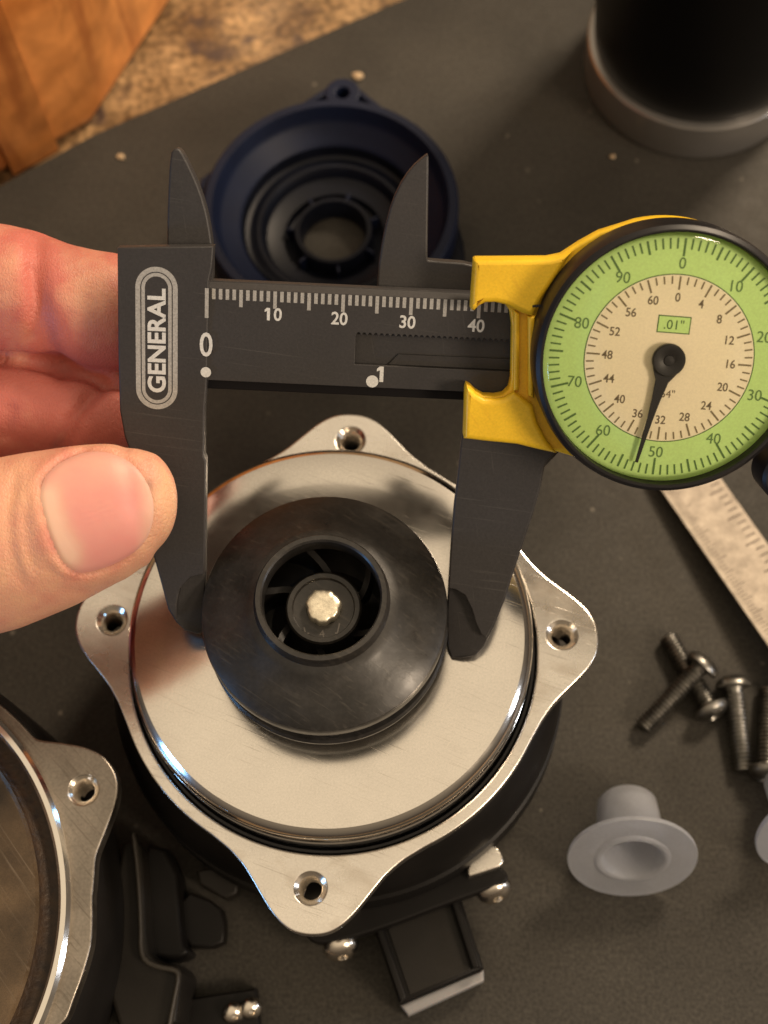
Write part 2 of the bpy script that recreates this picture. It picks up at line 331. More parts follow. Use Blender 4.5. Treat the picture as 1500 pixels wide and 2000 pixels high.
# crumbs on the mat
def crumb(u, v, r, lab):
    bpm = MB(); n = 7
    vs = []; fs = []
    for i in range(5):
        ph = pi*i/4
        for j in range(n):
            a = 2*pi*j/n; k = r*(0.75+0.5*random.random()); vs.append((k*sin(ph)*cos(a)*1.2, k*sin(ph)*sin(a), 0.35*r*(1+cos(ph))*1.0))
    for i in range(4):
        for j in range(n): fs.append((i*n+j, i*n+(j+1) % n, (i+1)*n+(j+1) % n, (i+1)*n+j))
    o = bpm.add(vs, fs).build('crumb', MT['crumb'], None, 80); p = P(u, v, 0); o.location = (p[0]*S, p[1]*S, 0.00002)
    tag(o, lab, 'crumb', 'crumbs on the dark mat')
crumb(237, 307, 0.8, 'pale crumb on the dark mat in front of the wooden box')
crumb(1196, 307, 0.6, 'tiny tan crumb on the dark mat just below the black cup')
crumb(700, 150, 1.2, 'flat tan crumb behind the top ear of the navy cover')

# ------------------------------------------------------------------ black cup
cp = P(1352, 136, 0)
cup = thing('tumbler', 'tall matte black tumbler with a brushed steel foot ring', 'cup', cp)
lathe('foot_ring', [(0, 0.3), (22.5, 0.3), (24.0, 0.0), (24.8, 0.5), (25.0, 1.2), (25.0, 10.6), (24.7, 11.0), (23.4, 11.2)], MT['steel'], cup, 128)
lathe('cup_wall', [(23.3, 11.0), (23.7, 12.4), (25.2, 30), (27.5, 110), (28.5, 128), (28.5, 130), (27.5, 130.5), (26.5, 129), (24.0, 20), (0, 19)], MT['cup'], cup, 128)

# ------------------------------------------------------------------ navy cover
cc0 = P(646, 407, 14)
cov = thing('pump_cover', 'navy blue plastic pump cover lying open side up behind the caliper', 'pump cover', (cc0[0], cc0[1], 0))
lathe('cover_shell', [(27.0, 2.0), (27.0, 15.4), (26.6, 15.9), (25.0, 15.9), (24.7, 15.4), (24.2, 12.9), (23.4, 11.6), (20.3, 9.8), (19.5, 8.8), (19.3, 0.4), (24, 0.05)],
      MT['navy'], cov, 160, closed=True)
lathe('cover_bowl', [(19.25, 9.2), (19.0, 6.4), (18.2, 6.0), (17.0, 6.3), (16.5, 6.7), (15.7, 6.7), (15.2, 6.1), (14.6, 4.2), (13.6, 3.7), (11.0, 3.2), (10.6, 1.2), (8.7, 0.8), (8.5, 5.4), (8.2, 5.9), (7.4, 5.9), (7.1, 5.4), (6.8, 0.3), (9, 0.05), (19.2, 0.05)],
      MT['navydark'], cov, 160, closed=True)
ang = [(86, 30.4), (262, 29.6)]
for a, er in ang:
    a = radians(a); ex, ey = er*cos(a), er*sin(a)
    def rr(p): return (ex+p[0]*cos(a)-p[1]*sin(a), ey+p[0]*sin(a)+p[1]*cos(a))
    ring = curve_vf([[rr(p) for p in circle(0, 0, 3.9, 40)], [rr(p) for p in circle(0, 0, 1.5, 24)]], 2, 13.6, 0.35)
    mbp = MB().add(*ring)
    for sg in (-1, 1):      # webs that run from the boss back to the shell
        w0 = rr((1.3, sg*3.7)); w1 = rr((-4.6, sg*10.4)); w2 = rr((-5.4, sg*9.4)); w3 = rr((0.4, sg*2.9))
        mbp.add(*curve_vf([[w0, w1, w2, w3] if sg < 0 else [w3, w2, w1, w0]], 2.2, 13.4, 0.2))
    mbp.add(*curve_vf([[rr(p) for p in ((1.5, 3.2), (-5.0, 9.6), (-5.0, -9.6), (1.5, -3.2))], [rr(p) for p in circle(0, 0, 1.6, 24)]], 2.0, 4.0, 0.2))
    mbp.build('screw_boss', MT['navy'], cov)
ow = [P(u, v, 4) for u, v in ((800, 285), (822, 300), (848, 345), (875, 410), (897, 470), (908, 512), (905, 600), (820, 600))]
slab('outlet_wall', [smooth_loop([(float(q[0]-cc0[0]), float(q[1]-cc0[1])) for q in ow], 1)], 0.1, 9.5, MT['navydark'], cov, 0.7, 3)  # darker navy puts the wall's shaded side into its colour
for a in (164,):     # two small lugs that barely stand out from the shell
    a = radians(a); w_ = [(26.3, -5.5), (28.6, -2.4), (29.6, -0.6), (29.4, 0.9), (28.4, 2.6), (26.3, 5.5)]
    slab('edge_lug', [[(x*cos(a)-y*sin(a), x*sin(a)+y*cos(a)) for x, y in w_]], 3.0, 13.0, MT['navy'], cov, 0.4, 3)
for k in range(7):
    a = radians(20+k*51.4); v, f = curve_vf([[(8.35, -0.25), (10.3, -0.25), (10.3, 0.25), (8.35, 0.25)]], 1.0, 5.2, 0.08)
    v = [(x*cos(a)-y*sin(a), x*sin(a)+y*cos(a), z) for x, y, z in v]; MB().add(v, f).build('rib', MT['navy'], cov)

# ------------------------------------------------------------------ main pump motor
MC = np.array([-16.4, 68.8]); ZF = 37.0                     # axis position, flange top height
pump = thing('pump_motor', 'round water pump motor with bright aluminium face and black impeller held between the caliper jaws', 'pump motor', (MC[0], MC[1], 0))
def pm(u, v, z): p = P(u, v, z); return (float(p[0]-MC[0]), float(p[1]-MC[1]))
traced = [(229, 1366), (243, 1445), (280, 1520), (336, 1580), (397, 1632), (453, 1669), (485, 1707), (513, 1758), (546, 1795), (593, 1829), (635, 1825), (672, 1790), (690, 1772), (722, 1736), (762, 1696), (810, 1672), (870, 1636), (922, 1600)]
EAR = [(0, 1), (2, .99), (4, .96), (6, .87), (8, .76), (10, .62), (13, .42), (17, .2), (22, .06), (28, 0), (180, 0)]
EA = [(86.3, 43.9), (172.3, 44.6), (266.3, 47.0), (2.2, 44.9)]
def ear_r(i):
    best = 36.6
    for e, tip in EA:
        d = abs(((i-e+180) % 360)-180); best = max(best, 36.6+(tip-36.6)*float(np.interp(d, [a for a, b in EAR], [b for a, b in EAR])))
    return best
def flange_outline():
    q = np.array([(ear_r(i/2)*cos(radians(i/2)), ear_r(i/2)*sin(radians(i/2))) for i in range(720)])
    for _ in range(14): q = (np.roll(q, 1, 0)+2*q+np.roll(q, -1, 0))/4
    return [tuple(map(float, a)) for a in q]
holes = [(r_*cos(radians(e)), r_*sin(radians(e))) for e, r_ in ((86.0, 38.6), (172.2, 38.3), (265.7, 39.8), (2.7, 38.8))]
slab('flange', [flange_outline()] + [circle(x, y, 2.5, 40) for x, y in holes] + [circle(0, 0, 34.5, 180)], ZF-3.2, ZF, MT['flange'], pump, 0.35, 3)
def thread_prof(r, z0, z1, pitch=0.7, d=0.28):
    p = []; z = z1
    p.append((r+0.65, z1+0.02)); p.append((r, z1-0.55)); z = z1-0.6
    while z > z0: p.append((r, z)); p.append((r-d, z-pitch*0.5)); z -= pitch
    return p
for x, y in holes: lathe('threaded_hole', thread_prof(2.0, ZF-9, ZF), MT['thread'], pump, 40, (x, y, 0))
lathe('o_ring', [(34.45, ZF-1.6), (34.1, ZF-1.0), (33.7, ZF-1.0), (33.4, ZF-1.6), (33.5, ZF-2.4), (34.3, ZF-2.4)], MT['rubber'], pump, 160, closed=True)
ZD = 46.0
lathe('face_plate', [(33.35, ZF-3.4), (33.35, ZF+3.2), (33.0, ZF+3.5), (32.95, ZF+4.6), (33.35, ZF+4.9), (33.35, ZD-1.9), (33.2, ZD-1.7)], MT['polish'], pump, 200)
lathe('face_plate_rim', [(33.3, ZD-1.75), (33.28, ZD-1.5), (33.0, ZD-1.08), (32.6, ZD-0.62), (32.1, ZD-0.22), (31.85, ZD-0.03)], MT['polish'], pump, 200)
lathe('face_plate_top', [(31.85, ZD-0.03), (31.75, ZD), (26, ZD), (16, ZD), (8, ZD)], MT['alu'], pump, 200)
# impeller: back disc, vanes, shroud, eye, hub
imp = thing  # (kept as parts of the pump)
ZI = 58.0
lathe('impeller_back_disc', [(4, 48.4), (18.6, 48.4), (19.3, 48.8), (19.4, 49.8), (19.0, 50.3), (4, 50.4)], MT['impel'], pump, 128)
shr = [(19.0, ZI-3.6), (19.25, ZI-3.2), (19.3, ZI-1.2), (19.1, ZI-0.6), (18.4, ZI-0.1), (16.9, ZI+0.75), (15.0, ZI+1.7), (13.2, ZI+2.6), (12.0, ZI+3.3), (11.3, ZI+3.7), (10.5, ZI+3.95), (10.3, ZI+4.3), (10.2, ZI+5.5),
       (10.0, ZI+5.8), (9.3, ZI+5.8), (9.05, ZI+5.5), (9.0, ZI+2.5), (9.6, ZI+1.2), (12, ZI-0.2), (16, ZI-2.2), (18.6, ZI-3.4)]
lathe('impeller_shroud', shr, MT['impel'], pump, 160, closed=True)
for k in range(6):
    mbv = MB(); N = 14; vs = []; fs = []
    for i in range(N+1):
        t = i/N; r = 6.0+12.6*t; a = 2*pi*k/6+0.4+1.25*t
        th = 0.6
        zt = np.interp(r, [6, 9.2, 9.8, 12, 16, 18.6], [ZI-1.6, ZI-0.4, ZI+1.1, ZI+0.05, ZI-1.95, ZI-3.25])
        for s_ in (-1, 1):
            aa = a+s_*th/r
            for zz in (50.2, zt): vs.append((r*cos(aa), r*sin(aa), zz))
    for i in range(N):
        b0 = i*4; b1 = b0+4
        fs += [(b0, b1, b1+1, b0+1), (b0+2, b0+3, b1+3, b1+2), (b0+1, b1+1, b1+3, b0+3)]
    fs += [(0, 1, 3, 2), (N*4, N*4+2, N*4+3, N*4+1)]
    mbv.add(vs, fs).build('vane', MT['body'], pump)
lathe('impeller_hub', [(9.0, 50.3), (7.5, 51.2), (6.4, 53.5), (5.95, 56.5), (5.9, ZI+0.3), (5.6, ZI+0.6), (4.9, ZI+0.6), (4.7, ZI+0.1), (2.7, ZI+0.0), (2.6, ZI-2)], MT['impel'], pump, 96)
sv_, sf_ = lathe_vf([(2.62, 47), (2.7, ZI+1.35), (2.6, ZI+1.6), (2.3, ZI+1.8), (1.7, ZI+1.86), (0.9, ZI+1.88), (0.01, ZI+1.86)], 64)
sv_ = [(x*(1+.035*sin(3*atan2(y, x)+1)+.03*sin(7*atan2(y, x))+.02*sin(13*atan2(y, x))), y*(1+.035*sin(3*atan2(y, x)+1)+.03*sin(7*atan2(y, x))+.02*sin(13*atan2(y, x))), z) if z > 50 else (x, y, z) for x, y, z in sv_]
MB().add(sv_, sf_).build('shaft', mat('rough_shaft_end', (0.85, 0.78, 0.62), 0.35, 0.9, 0.04, 2.0, 0.15, 1.2, rvar=0.1, grain=0.15), pump, 70)
mk = MB(); mk.add(*text_vf('L', 1.7, -2.6, -3.55, ZI+0.13, 0.2, 0.02)); mk.add(*text_vf('4', 1.7, -0.2, -4.1, ZI+0.13, 0.15, 0.02)); mk.add(*text_vf('J', 1.9, 2.2, -3.3, ZI+0.13, -0.2, 0.02))
mk.build('moulded_mark', mat('worn_black_relief', (0.10, 0.09, 0.08), 0.3), pump, 0)
# black body below
lathe('motor_body', [(34.6, ZF-3.1), (36.4, ZF-3.3), (37.4, ZF-4.4), (38.8, 29), (39.6, 26), (39.8, 22.5), (39.2, 21.8), (39.2, 20.8), (40.2, 20.2), (40.4, 12.5), (39.5, 10.5), (34, 8.6), (0, 8.4)], MT['body'], pump, 160)
# end bracket plate at the near side with light aluminium lug, screws, connector
lowp = [pm(*q, 12) for q in ((600, 1838), (640, 1845), (742, 1816), (866, 1768), (985, 1726), (994, 1716), (988, 1700), (960, 1680), (800, 1640), (640, 1700), (590, 1800))]
slab('end_bracket', [smooth_loop(lowp, 2)], 7.5, 12, MT['body'], pump, 0.5, 3)
slab('aluminium_lug', [smooth_loop([pm(*q, 15) for q in ((905, 1716), (950, 1702), (984, 1690), (982, 1668), (966, 1648), (930, 1650))], 1)], 12.05, 15, MT['flange'], pump, 0.4, 3)
slab('aluminium_lug', [smooth_loop([pm(*q, 15.5) for q in ((690, 1790), (640, 1822), (600, 1818), (600, 1700), (760, 1690))], 2)], 9.55, 15.5, MT['aluold'], pump, 0.4, 3)
SP = [(0.0, 0), (2.8, 0), (3.2, 0.35), (3.3, 0.9), (3.0, 1.7), (2.4, 2.3), (1.5, 2.75), (0.9, 2.85), (0.7, 2.2), (0, 2.1)]
def cap_screw(u, v, z, dirx, diry, parent):
    c = pm(u, v, z); vs, fs = lathe_vf(SP, 40)
    q = Vector((dirx, diry, 0.45)).to_track_quat('Z', 'Y'); vs = [tuple(q @ Vector(a)+Vector((c[0], c[1], z))) for a in vs]
    MB().add(vs, fs).build('screw_head', MT['thread'], parent, 50)
cap_screw(962, 1730, 8.5, 0.35, -1, pump); cap_screw(664, 1842, 8.5, 0.25, -1, pump)
con = [pm(*q, 9.5) for q in ((735, 1815), (935, 1752), (955, 1905), (790, 1985))]
con = [pm(722, 1790, 8), pm(892, 1725, 8), pm(945, 1890, 8), pm(780, 1960, 8)]
cx_, cy_ = sum(p[0] for p in con)/4, sum(p[1] for p in con)/4
slab('connector_socket', [con], 0.9, 7.0, MT['body'], pump, 0.6, 3)
def lerp(a, b, t): return (a[0]+(b[0]-a[0])*t, a[1]+(b[1]-a[1])*t)
inn = [lerp(con[0], con[1], 0.14), lerp(con[0], con[1], 0.86), lerp(con[3], con[2], 0.86), lerp(con[3], con[2], 0.14)]
inn[2] = lerp(inn[2], inn[1], 0.04); inn[3] = lerp(inn[3], inn[0], 0.04)
slab('connector_panel', [inn], 6.8, 7.3, MT['panel'], pump, 0.12, 2)
for a, b, c, d in ((con[0], inn[0], inn[3], con[3]), (inn[1], con[1], con[2], inn[2])):
    slab('side_rail', [[lerp(a, b, .1), lerp(a, b, .72), lerp(d, c, .72), lerp(d, c, .1)]], 6.8, 9.0, MT['body'], pump, 0.45, 3)
ddir = np.array(con[3])-np.array(con[0]); ddir /= np.linalg.norm(ddir); g2 = np.array(con[2]); g3 = np.array(con[3])
slab('seal_strip', [[tuple(map(float, p)) for p in (g3+ddir*0.12, g2+ddir*0.12, g2+ddir*1.9-(g2-g3)*0.04, g3+ddir*2.3+(g2-g3)*0.05)]], 0.3, 5.2, MT['gasket'], pump, 0.45, 4)
tabp = [pm(*q, 8) for q in ((383, 1700), (420, 1692), (466, 1722), (462, 1745), (440, 1755), (390, 1728))]
slab('cable_clip', [tabp], 3.0, 8.0, MT['panel'], pump, 0.5, 3)
slab('cable_clip_post', [smooth_loop([pm(*q, 5) for q in ((350, 1735), (432, 1765), (440, 1810), (435, 1850), (352, 1850))], 1)], 0.05, 5.0, MT['body'], pump, 0.5, 3)

# ------------------------------------------------------------------ second, larger pump at lower left
M2 = P(-372, 1748, 41)[:2] + np.array([-1.64, -4.13])
pump2 = thing('pump_motor', 'larger worn pump motor with brown stained face at the lower left corner', 'pump motor', (M2[0], M2[1], 0))
def p2(u, v, z): p = P(u, v, z); return (float(p[0]-M2[0]), float(p[1]-M2[1]))
R2 = 43.4
hx, hy = p2(163, 1543, 39.0); he = math.degrees(atan2(hy, hx)); hr = math.hypot(hx, hy)
tr2 = [p2(*q, 39) for q in ((70, 1445), (120, 1450), (165, 1458), (200, 1473), (220, 1497), (230, 1520), (231, 1548), (222, 1580), (210, 1613), (195, 1650), (186, 1674), (180, 1753), (178, 1846))]
ta = sorted((math.degrees(atan2(q[1], q[0]))-he, math.hypot(*q)) for q in tr2)
def outline2():
    p = []
    for i in range(720):
        a = i/2; d = min([((a-(he+90*k)+180) % 360)-180 for k in range(4)], key=abs)
        r = float(np.interp(d, [-40]+[t[0] for t in ta]+[30], [R2+2.4]+[t[1] for t in ta]+[R2+1.5])); r = max(r, R2+1.2)
        p.append((r*cos(radians(a)), r*sin(radians(a))))
    q = np.array(p)
    for _ in range(6): q = (np.roll(q, 1, 0)+2*q+np.roll(q, -1, 0))/4
    return [tuple(map(float, a)) for a in q]
h2 = [(hr*cos(radians(he+90*k)), hr*sin(radians(he+90*k))) for k in range(4)]
slab('flange', [outline2()]+[circle(x, y, 2.3, 32) for x, y in h2]+[circle(0, 0, R2-0.6, 200)], 35.6, 39.0, MT['aludim'], pump2, 0.4, 3)
for x, y in h2: lathe('threaded_hole', thread_prof(1.95, 31, 39.0), MT['thread'], pump2, 40, (x, y, 0))
lathe('bright_ring', [(R2-0.6, 36), (R2-0.1, 39.5), (R2-0.2, 40.6), (R2-0.8, 41.2), (R2-1.6, 41.2), (R2-2.1, 40.6), (R2-2.2, 37.5)], MT['polish'], pump2, 220)
lathe('grimy_groove', [(R2-2.15, 38.2), (R2-3.6, 38.0), (R2-4.8, 38.6), (R2-5.4, 39.6)], MT['grime'], pump2, 220)
lathe('stained_face', [(R2-5.4, 39.6), (R2-5.9, 40.2), (R2-9, 40.4), (0, 40.4)], MT['brownface'], pump2, 220)
lathe('motor_body', [(R2-1, 35.5), (R2+2.2, 35.3), (R2+3.2, 33), (R2+3.5, 15), (R2+1, 3), (R2-2, 0.1), (0, 0.1)], MT['body'], pump2, 160)
br = [p2(*q, 22) for q in ((215, 1640), (262, 1625), (270, 1700), (275, 1850), (300, 1872), (348, 1882), (340, 1945), (332, 2010), (190, 2030))]
slab('side_housing', [smooth_loop(br, 1)], 0.1, 17, MT['panel'], pump2, 0.9, 4)
lipc = smooth_loop([p2(*q, 22) for q in ((247, 1622), (257, 1700), (262, 1800), (261, 1856), (272, 1880), (300, 1891), (332, 1896), (337, 1904), (328, 1950), (312, 2030),
    (322, 2030), (337, 1950), (347, 1900), (340, 1886), (300, 1879), (279, 1868), (271, 1850), (271, 1800), (266, 1700), (256, 1618))], 1)
slab('side_lip', [lipc], 16.8, 18.8, MT['lip'], pump2, 0.4, 3)
slab('side_pocket', [smooth_loop([p2(*q, 12) for q in ((268, 1640), (340, 1660), (352, 1840), (368, 1858), (340, 1872), (290, 1868), (276, 1850))], 1)], 0.1, 10, MT['body'], pump2, 0.8, 3)
for k, (u, v) in enumerate(((452, 1975), (486, 1966))):
    c = p2(u, v, 6); vs, fs = lathe_vf(SP, 36); q = Vector((0.4, -0.6, 1)).to_track_quat('Z', 'Y')
    vs = [tuple(q @ (Vector(a)*0.62)+Vector((c[0], c[1], 3.9))) for a in vs]; MB().add(vs, fs).build('screw_head', MT['thread'], pump2, 50)
slab('foot_bracket', [[p2(*q, 4) for q in ((335, 1955), (500, 1930), (512, 2060), (330, 2080))]], 0.1, 3.8, MT['body'], pump2, 0.5, 3)

# ------------------------------------------------------------------ steel rule
ru = thing('steel_rule', 'worn steel rule with etched graduations lying on the mat below the dial', 'ruler', P(1300, 965, 3))
rb = P(1300, 965, 3)
A0 = P(1299, 967, 3.0); A1 = P(1500, 1260, 6.0); B0 = P(1407, 942, 3.0)
ax = A1-A0; L0 = np.linalg.norm(ax); ax /= L0; up_ = np.cross(ax, (B0-A0)); up_ /= np.linalg.norm(up_)
if up_[2] < 0: up_ = -up_
sd = np.cross(up_, ax); sd /= np.linalg.norm(sd)
if sd.dot(B0-A0) < 0: sd = -sd
WR = float((P(1500, 1062, 4.5)-A0).dot(sd)); 
def rp(a, b, c): q = A0+ax*a+sd*b+up_*c-rb; return (float(q[0]), float(q[1]), float(q[2]))
rm = MB(); X0, X1 = -22.0, 95.0
rm.add([rp(X0, 0, 0), rp(X1, 0, 0), rp(X1, WR, 0), rp(X0, WR, 0), rp(X0, 0.15, -1.0), rp(X1, 0.15, -1.0), rp(X1, WR-.15, -1.0), rp(X0, WR-.15, -1.0)],
       [(0, 1, 2, 3) if np.cross(ax, sd).dot(up_) > 0 else (3, 2, 1, 0), (4, 7, 6, 5), (0, 4, 5, 1), (1, 5, 6, 2), (2, 6, 7, 3), (3, 7, 4, 0)])
rm.build('blade', MT['rule'], ru, 0)
tk = MB()
for i in range(int((X1-X0)/0.8)):
    a = X0+0.5+i*0.8; ln = 2.6 if i % 8 == 0 else (2.0 if i % 4 == 0 else 1.4)
    tk.add([rp(a, 0.9, .03), rp(a+.16, 0.9, .03), rp(a+.16, 0.9+ln, .03), rp(a, 0.9+ln, .03)], [(0, 1, 2, 3)])
for i in range(int((X1-X0)/1.6)):
    a = X0+0.5+i*1.6; ln = 3.2 if i % 4 == 0 else 2.0
    tk.add([rp(a, WR-.8, .03), rp(a+.3, WR-.8, .03), rp(a+.3, WR-.8-ln, .03), rp(a, WR-.8-ln, .03)], [(0, 1, 2, 3)])
tk.build('graduation', MT['ruleink'], ru, 0)

# ------------------------------------------------------------------ loose screws
def screw_mesh():
    p = [(0, 0), (1.15, 0), (1.45, 0.35)]
    z = 0.4
    while z < 15.0: p += [(1.5, z), (1.5, z+0.16), (1.16, z+0.4), (1.16, z+0.5)]; z += 0.78
    p += [(1.4, 15.6), (1.5, 15.9)]
    return lathe_vf(p, 28), lathe_vf([(1.5, 15.9), (2.95, 15.95), (3.15, 16.25), (3.05, 16.9), (2.5, 17.6), (1.7, 18.05), (1.3, 18.15), (0.9, 17.5), (0, 17.4)], 36)
(sv, sf), (hv, hf) = screw_mesh()
sv = [(a*1.28, b*1.28, c) for a, b, c in sv]; hv = [(a*1.1, b*1.1, c) for a, b, c in hv]
sc_root = None
def place_screw(a, b, label, roll=0):
    """a = tip point, b = head point (mm, world)"""
    global sc_root
    a = np.array(a); b = np.array(b); d = Vector(b-a).normalized(); q = d.to_track_quat('Z', 'Y')
    mw = Matrix.Translation(Vector(a*S)) @ q.to_matrix().to_4x4()
    if sc_root is None:
        t = thing('machine_screw', label, 'screw', (0, 0, 0), 'loose machine screws on the mat', mw); sc_root = t
        MB().add(sv, sf).build('shank', MT['screw'], t, 60); MB().add(hv, hf).build('head', MT['screw'], t, 40)
    else:
        t = sc_root.copy(); COL.objects.link(t); t.matrix_world = mw; t['label'] = label
        for ch in sc_root.children: c = ch.copy(); COL.objects.link(c); c.parent = t; c.matrix_parent_inverse = Matrix()
place_screw(P(1255, 1422, 1.5), P(1368, 1302, 5.5), 'dark pan head screw lying across another, head towards the rule, leftmost of the loose screws')
place_screw(P(1304, 1243, 1.5), P(1388, 1385, 3.0), 'dark pan head screw lying underneath the crossing one, its head pointing down')
place_screw(P(1452, 1508, 1.5), P(1433, 1340, 3.1), 'dark pan head screw beside the crossed pair, head up towards the rule')
place_screw(P(1502, 1345, 1.5), P(1497, 1495, 3.1), 'dark screw half cut off by the right photo edge, head down')

# ------------------------------------------------------------------ silicone grommets
gp = [(12.4, 0.0), (12.5, 0.35), (12.4, 0.9), (9.5, 1.15), (7.6, 1.3), (6.9, 2.0), (6.6, 4), (6.2, 10), (5.9, 12.6), (5.4, 13.2), (0, 13.3), (0, 12.2), (4.6, 12.0), (4.8, 9), (5.1, 3), (5.5, 0.5), (6.0, -0.25), (6.5, -0.45), (7.1, -0.35), (7.4, 0.0), (10, -0.05)]
def grommet(u, v, label, az):
    c = P(u, v, 10.4)
    # +Z of the lathe = from flange towards the cap end; it lies back and down
    tl = radians(27); d = Vector((sin(az)*cos(tl), cos(az)*cos(tl), -sin(tl))); q = d.to_track_quat('Z', 'Y')
    mw = Matrix.Translation(Vector(c*S)) @ q.to_matrix().to_4x4()
    t = thing('grommet', label, 'grommet', (0, 0, 0), 'white silicone grommets', mw)
    k = gp.index((6.9, 2.0)); v1, f1 = lathe_vf(gp, 96, closed=True)
    v1 = [(a*.915, b*.915, c*.95) for a, b, c in v1]; MB().add(v1, f1).build('flanged_sleeve', MT['silicone'], t, 50)
    low = min((t.matrix_world @ Vector([x*S for x in p]))[2] for p in v1); t.location.z -= low-0.00003
grommet(1235, 1678, 'frosted white silicone grommet shaped like a hat lying on its side below the screws', radians(2))
grommet(1598, 1620, 'frosted white silicone grommet cut off by the right edge of the photo', radians(-12))

# ------------------------------------------------------------------ caliper
TILT = radians(18); ROLL = radians(2.8)
cn = np.array([0, -sin(TILT), cos(TILT)]); cx = np.array([cos(ROLL), -sin(ROLL), 0])
O = ray(404, 600)*209.0 + CAMP
L = Frame(O, R @ cx, R @ cn)
cal = thing('dial_caliper', 'charcoal plastic caliper with yellow slider and green rimmed dial, measuring the black impeller', 'caliper', matrix=L.matrix())
def lp(pts, z): return [L.at(u, v, z) for u, v in pts]
def roundp(pts, it=1): return smooth_loop(pts, it)
# beam
yt = L.at(404, 550)[1]; yb = L.at(404, 742)[1]; xr = 168.0; x0 = L.at(400, 650)[0]
gx0 = L.at(694, 670)[0]; gyt = L.at(694, 655)[1]; gyb = L.at(694, 712)[1]
tooth = []; xx = gx0
while xx < 150: tooth += [(xx, gyt), (xx+0.3, gyt+0.45), (xx+0.55, gyt+0.45)]; xx += 0.85
groove = tooth+[(150, gyt), (150, gyb), (gx0, gyb)]
mbm = MB(); mbm.add(*curve_vf([[(x0-1.2, yb), (xr, yb), (xr, yt-0.9), (x0-1.2, yt-0.9)], groove], -1.3, 0.0, 0.06, 1))
mbm.add(*curve_vf([[(x0-1.1, yb+.02), (xr-.05, yb+.02), (xr-.05, yt), (x0-1.1, yt)]], -3.6, -1.25, 0.25, 2))
# sloped top edge between the two layers
mbm.add([(x0-1.2, yt-0.95, -0.04), (xr, yt-0.95, -0.04), (xr, yt-0.15, -1.25), (x0-1.2, yt-0.15, -1.25)], [(0, 1, 2, 3)])
mbm.build('beam', MT['cal'], cal)
MB().add(*curve_vf([[(gx0+5, gyb+0.02), (150, gyb+0.02), (150, gyb+1.7), (gx0+6.5, gyb+1.7)]], -1.3, -0.9, 0.1)).build('rack', MT['calgroove'], cal)
MB().add(*curve_vf([[(x0, yb-1.75), (xr-1, yb-1.75), (xr-1, yb+1.5), (x0, yb+1.5)]], -3.2, -1.9, 0.1)).build('beam_shade_strip', MT['caldark'], cal)  # dark strip standing in for the shade along the beam's lower edge
# head with fixed jaw
headz = 0.35
head = lp([(229, 484), (322, 482), (417, 481), (414, 520), (408, 548), (404, 745), (399, 800), (398, 892), (402, 900), (401, 1000), (400, 1100), (399, 1122), (372, 1128), (352, 1150), (345, 1180), (344, 1212), (328, 1188), (318, 1150), (300, 1085), (281, 985), (262, 905), (243, 850), (234, 800), (231, 700)], headz)
back = lp([(231, 486), (322, 484), (415, 483), (412, 550), (404, 745), (399, 800), (399, 900), (401, 1122), (399, 1170), (399, 1236), (386, 1239), (362, 1229), (345, 1214), (329, 1188), (319, 1150), (301, 1085), (263, 905), (244, 850), (235, 800), (232, 700)], -2.2)
def slope(vf, side):
    '''the tip's measuring face falls away towards the work'''
    v, f = vf; xi = 1.6 if side > 0 else 37.6; o = []
    zt_ = max(p[2] for p in v)
    for x, y, z in v:
        if y < -36 and z > zt_-0.6: z -= 1.5*min(1, max(0, 1-abs(x-xi)/4.5))
        o.append((x, y, z))
    return o, f
hb = MB(); hb.add(*curve_vf([head], -2.6, headz, 0.22, 2)); hb.add(*slope(curve_vf([back], -4.6, -1.7, 0.22, 2), 1)); hb.build('fixed_jaw', MT['cal'], cal)
ij = smooth_loop(lp([(326, 560), (327, 480), (328, 400), (333, 300), (343, 288), (354, 292), (374, 330), (392, 372), (405, 415), (413, 460), (417, 500), (416, 560)], -3.5), 1)
slab('inside_jaw', [ij], -5.8, -3.0, MT['cal'], cal, 0.3, 2)
# slider
sj_back = smooth_loop(lp([(837, 300), (837, 330), (835, 480), (835, 506), (838, 508), (925, 514), (935, 530), (935, 610), (800, 608), (736, 600), (736, 560), (741, 500), (757, 420), (775, 370), (802, 328), (830, 304)], -4.5), 1)
slab('inside_jaw', [sj_back], -7.2, -4.0, MT['cal'], cal, 0.3, 2)
lj = lp([(903, 850), (1000, 852), (1095, 876), (1068, 902), (1062, 915), (1055, 950), (1040, 1002), (1022, 1055), (1003, 1112), (985, 1168), (965, 1218), (950, 1246), (940, 1240), (930, 1220), (921, 1190), (908, 1163), (890, 1152), (876, 1150), (880, 1080), (887, 990), (893, 940)], -0.5)
lb = lp([(905, 852), (1000, 854), (1093, 876), (1062, 908), (1054, 950), (1039, 1002), (1021, 1055), (1002, 1112), (984, 1168), (964, 1218), (945, 1256), (928, 1274), (905, 1280), (882, 1283), (874, 1262), (873, 1200), (876, 1140), (880, 1080), (887, 990), (893, 940)], -2.8)
sb = MB(); sb.add(*curve_vf([lj], -2.4, -0.5, 0.22, 2)); sb.add(*slope(curve_vf([lb], -4.2, -1.5, 0.22, 2), -1)); sb.build('sliding_jaw', MT['cal'], cal)
# dial geometry
ZB = 9.0
DC = L.at(1307, 702, ZB); dcx, dcy = DC
rg = (L.at(1555, 702, ZB)[0]-L.at(1062, 702, ZB)[0])/2; rg *= 1.01; rbz = rg*1.062
def rad(u0, u1, v=702): return (L.at(u1, v, ZB)[0]-L.at(u0, v, ZB)[0])/2
ric = rad(1143, 1475)
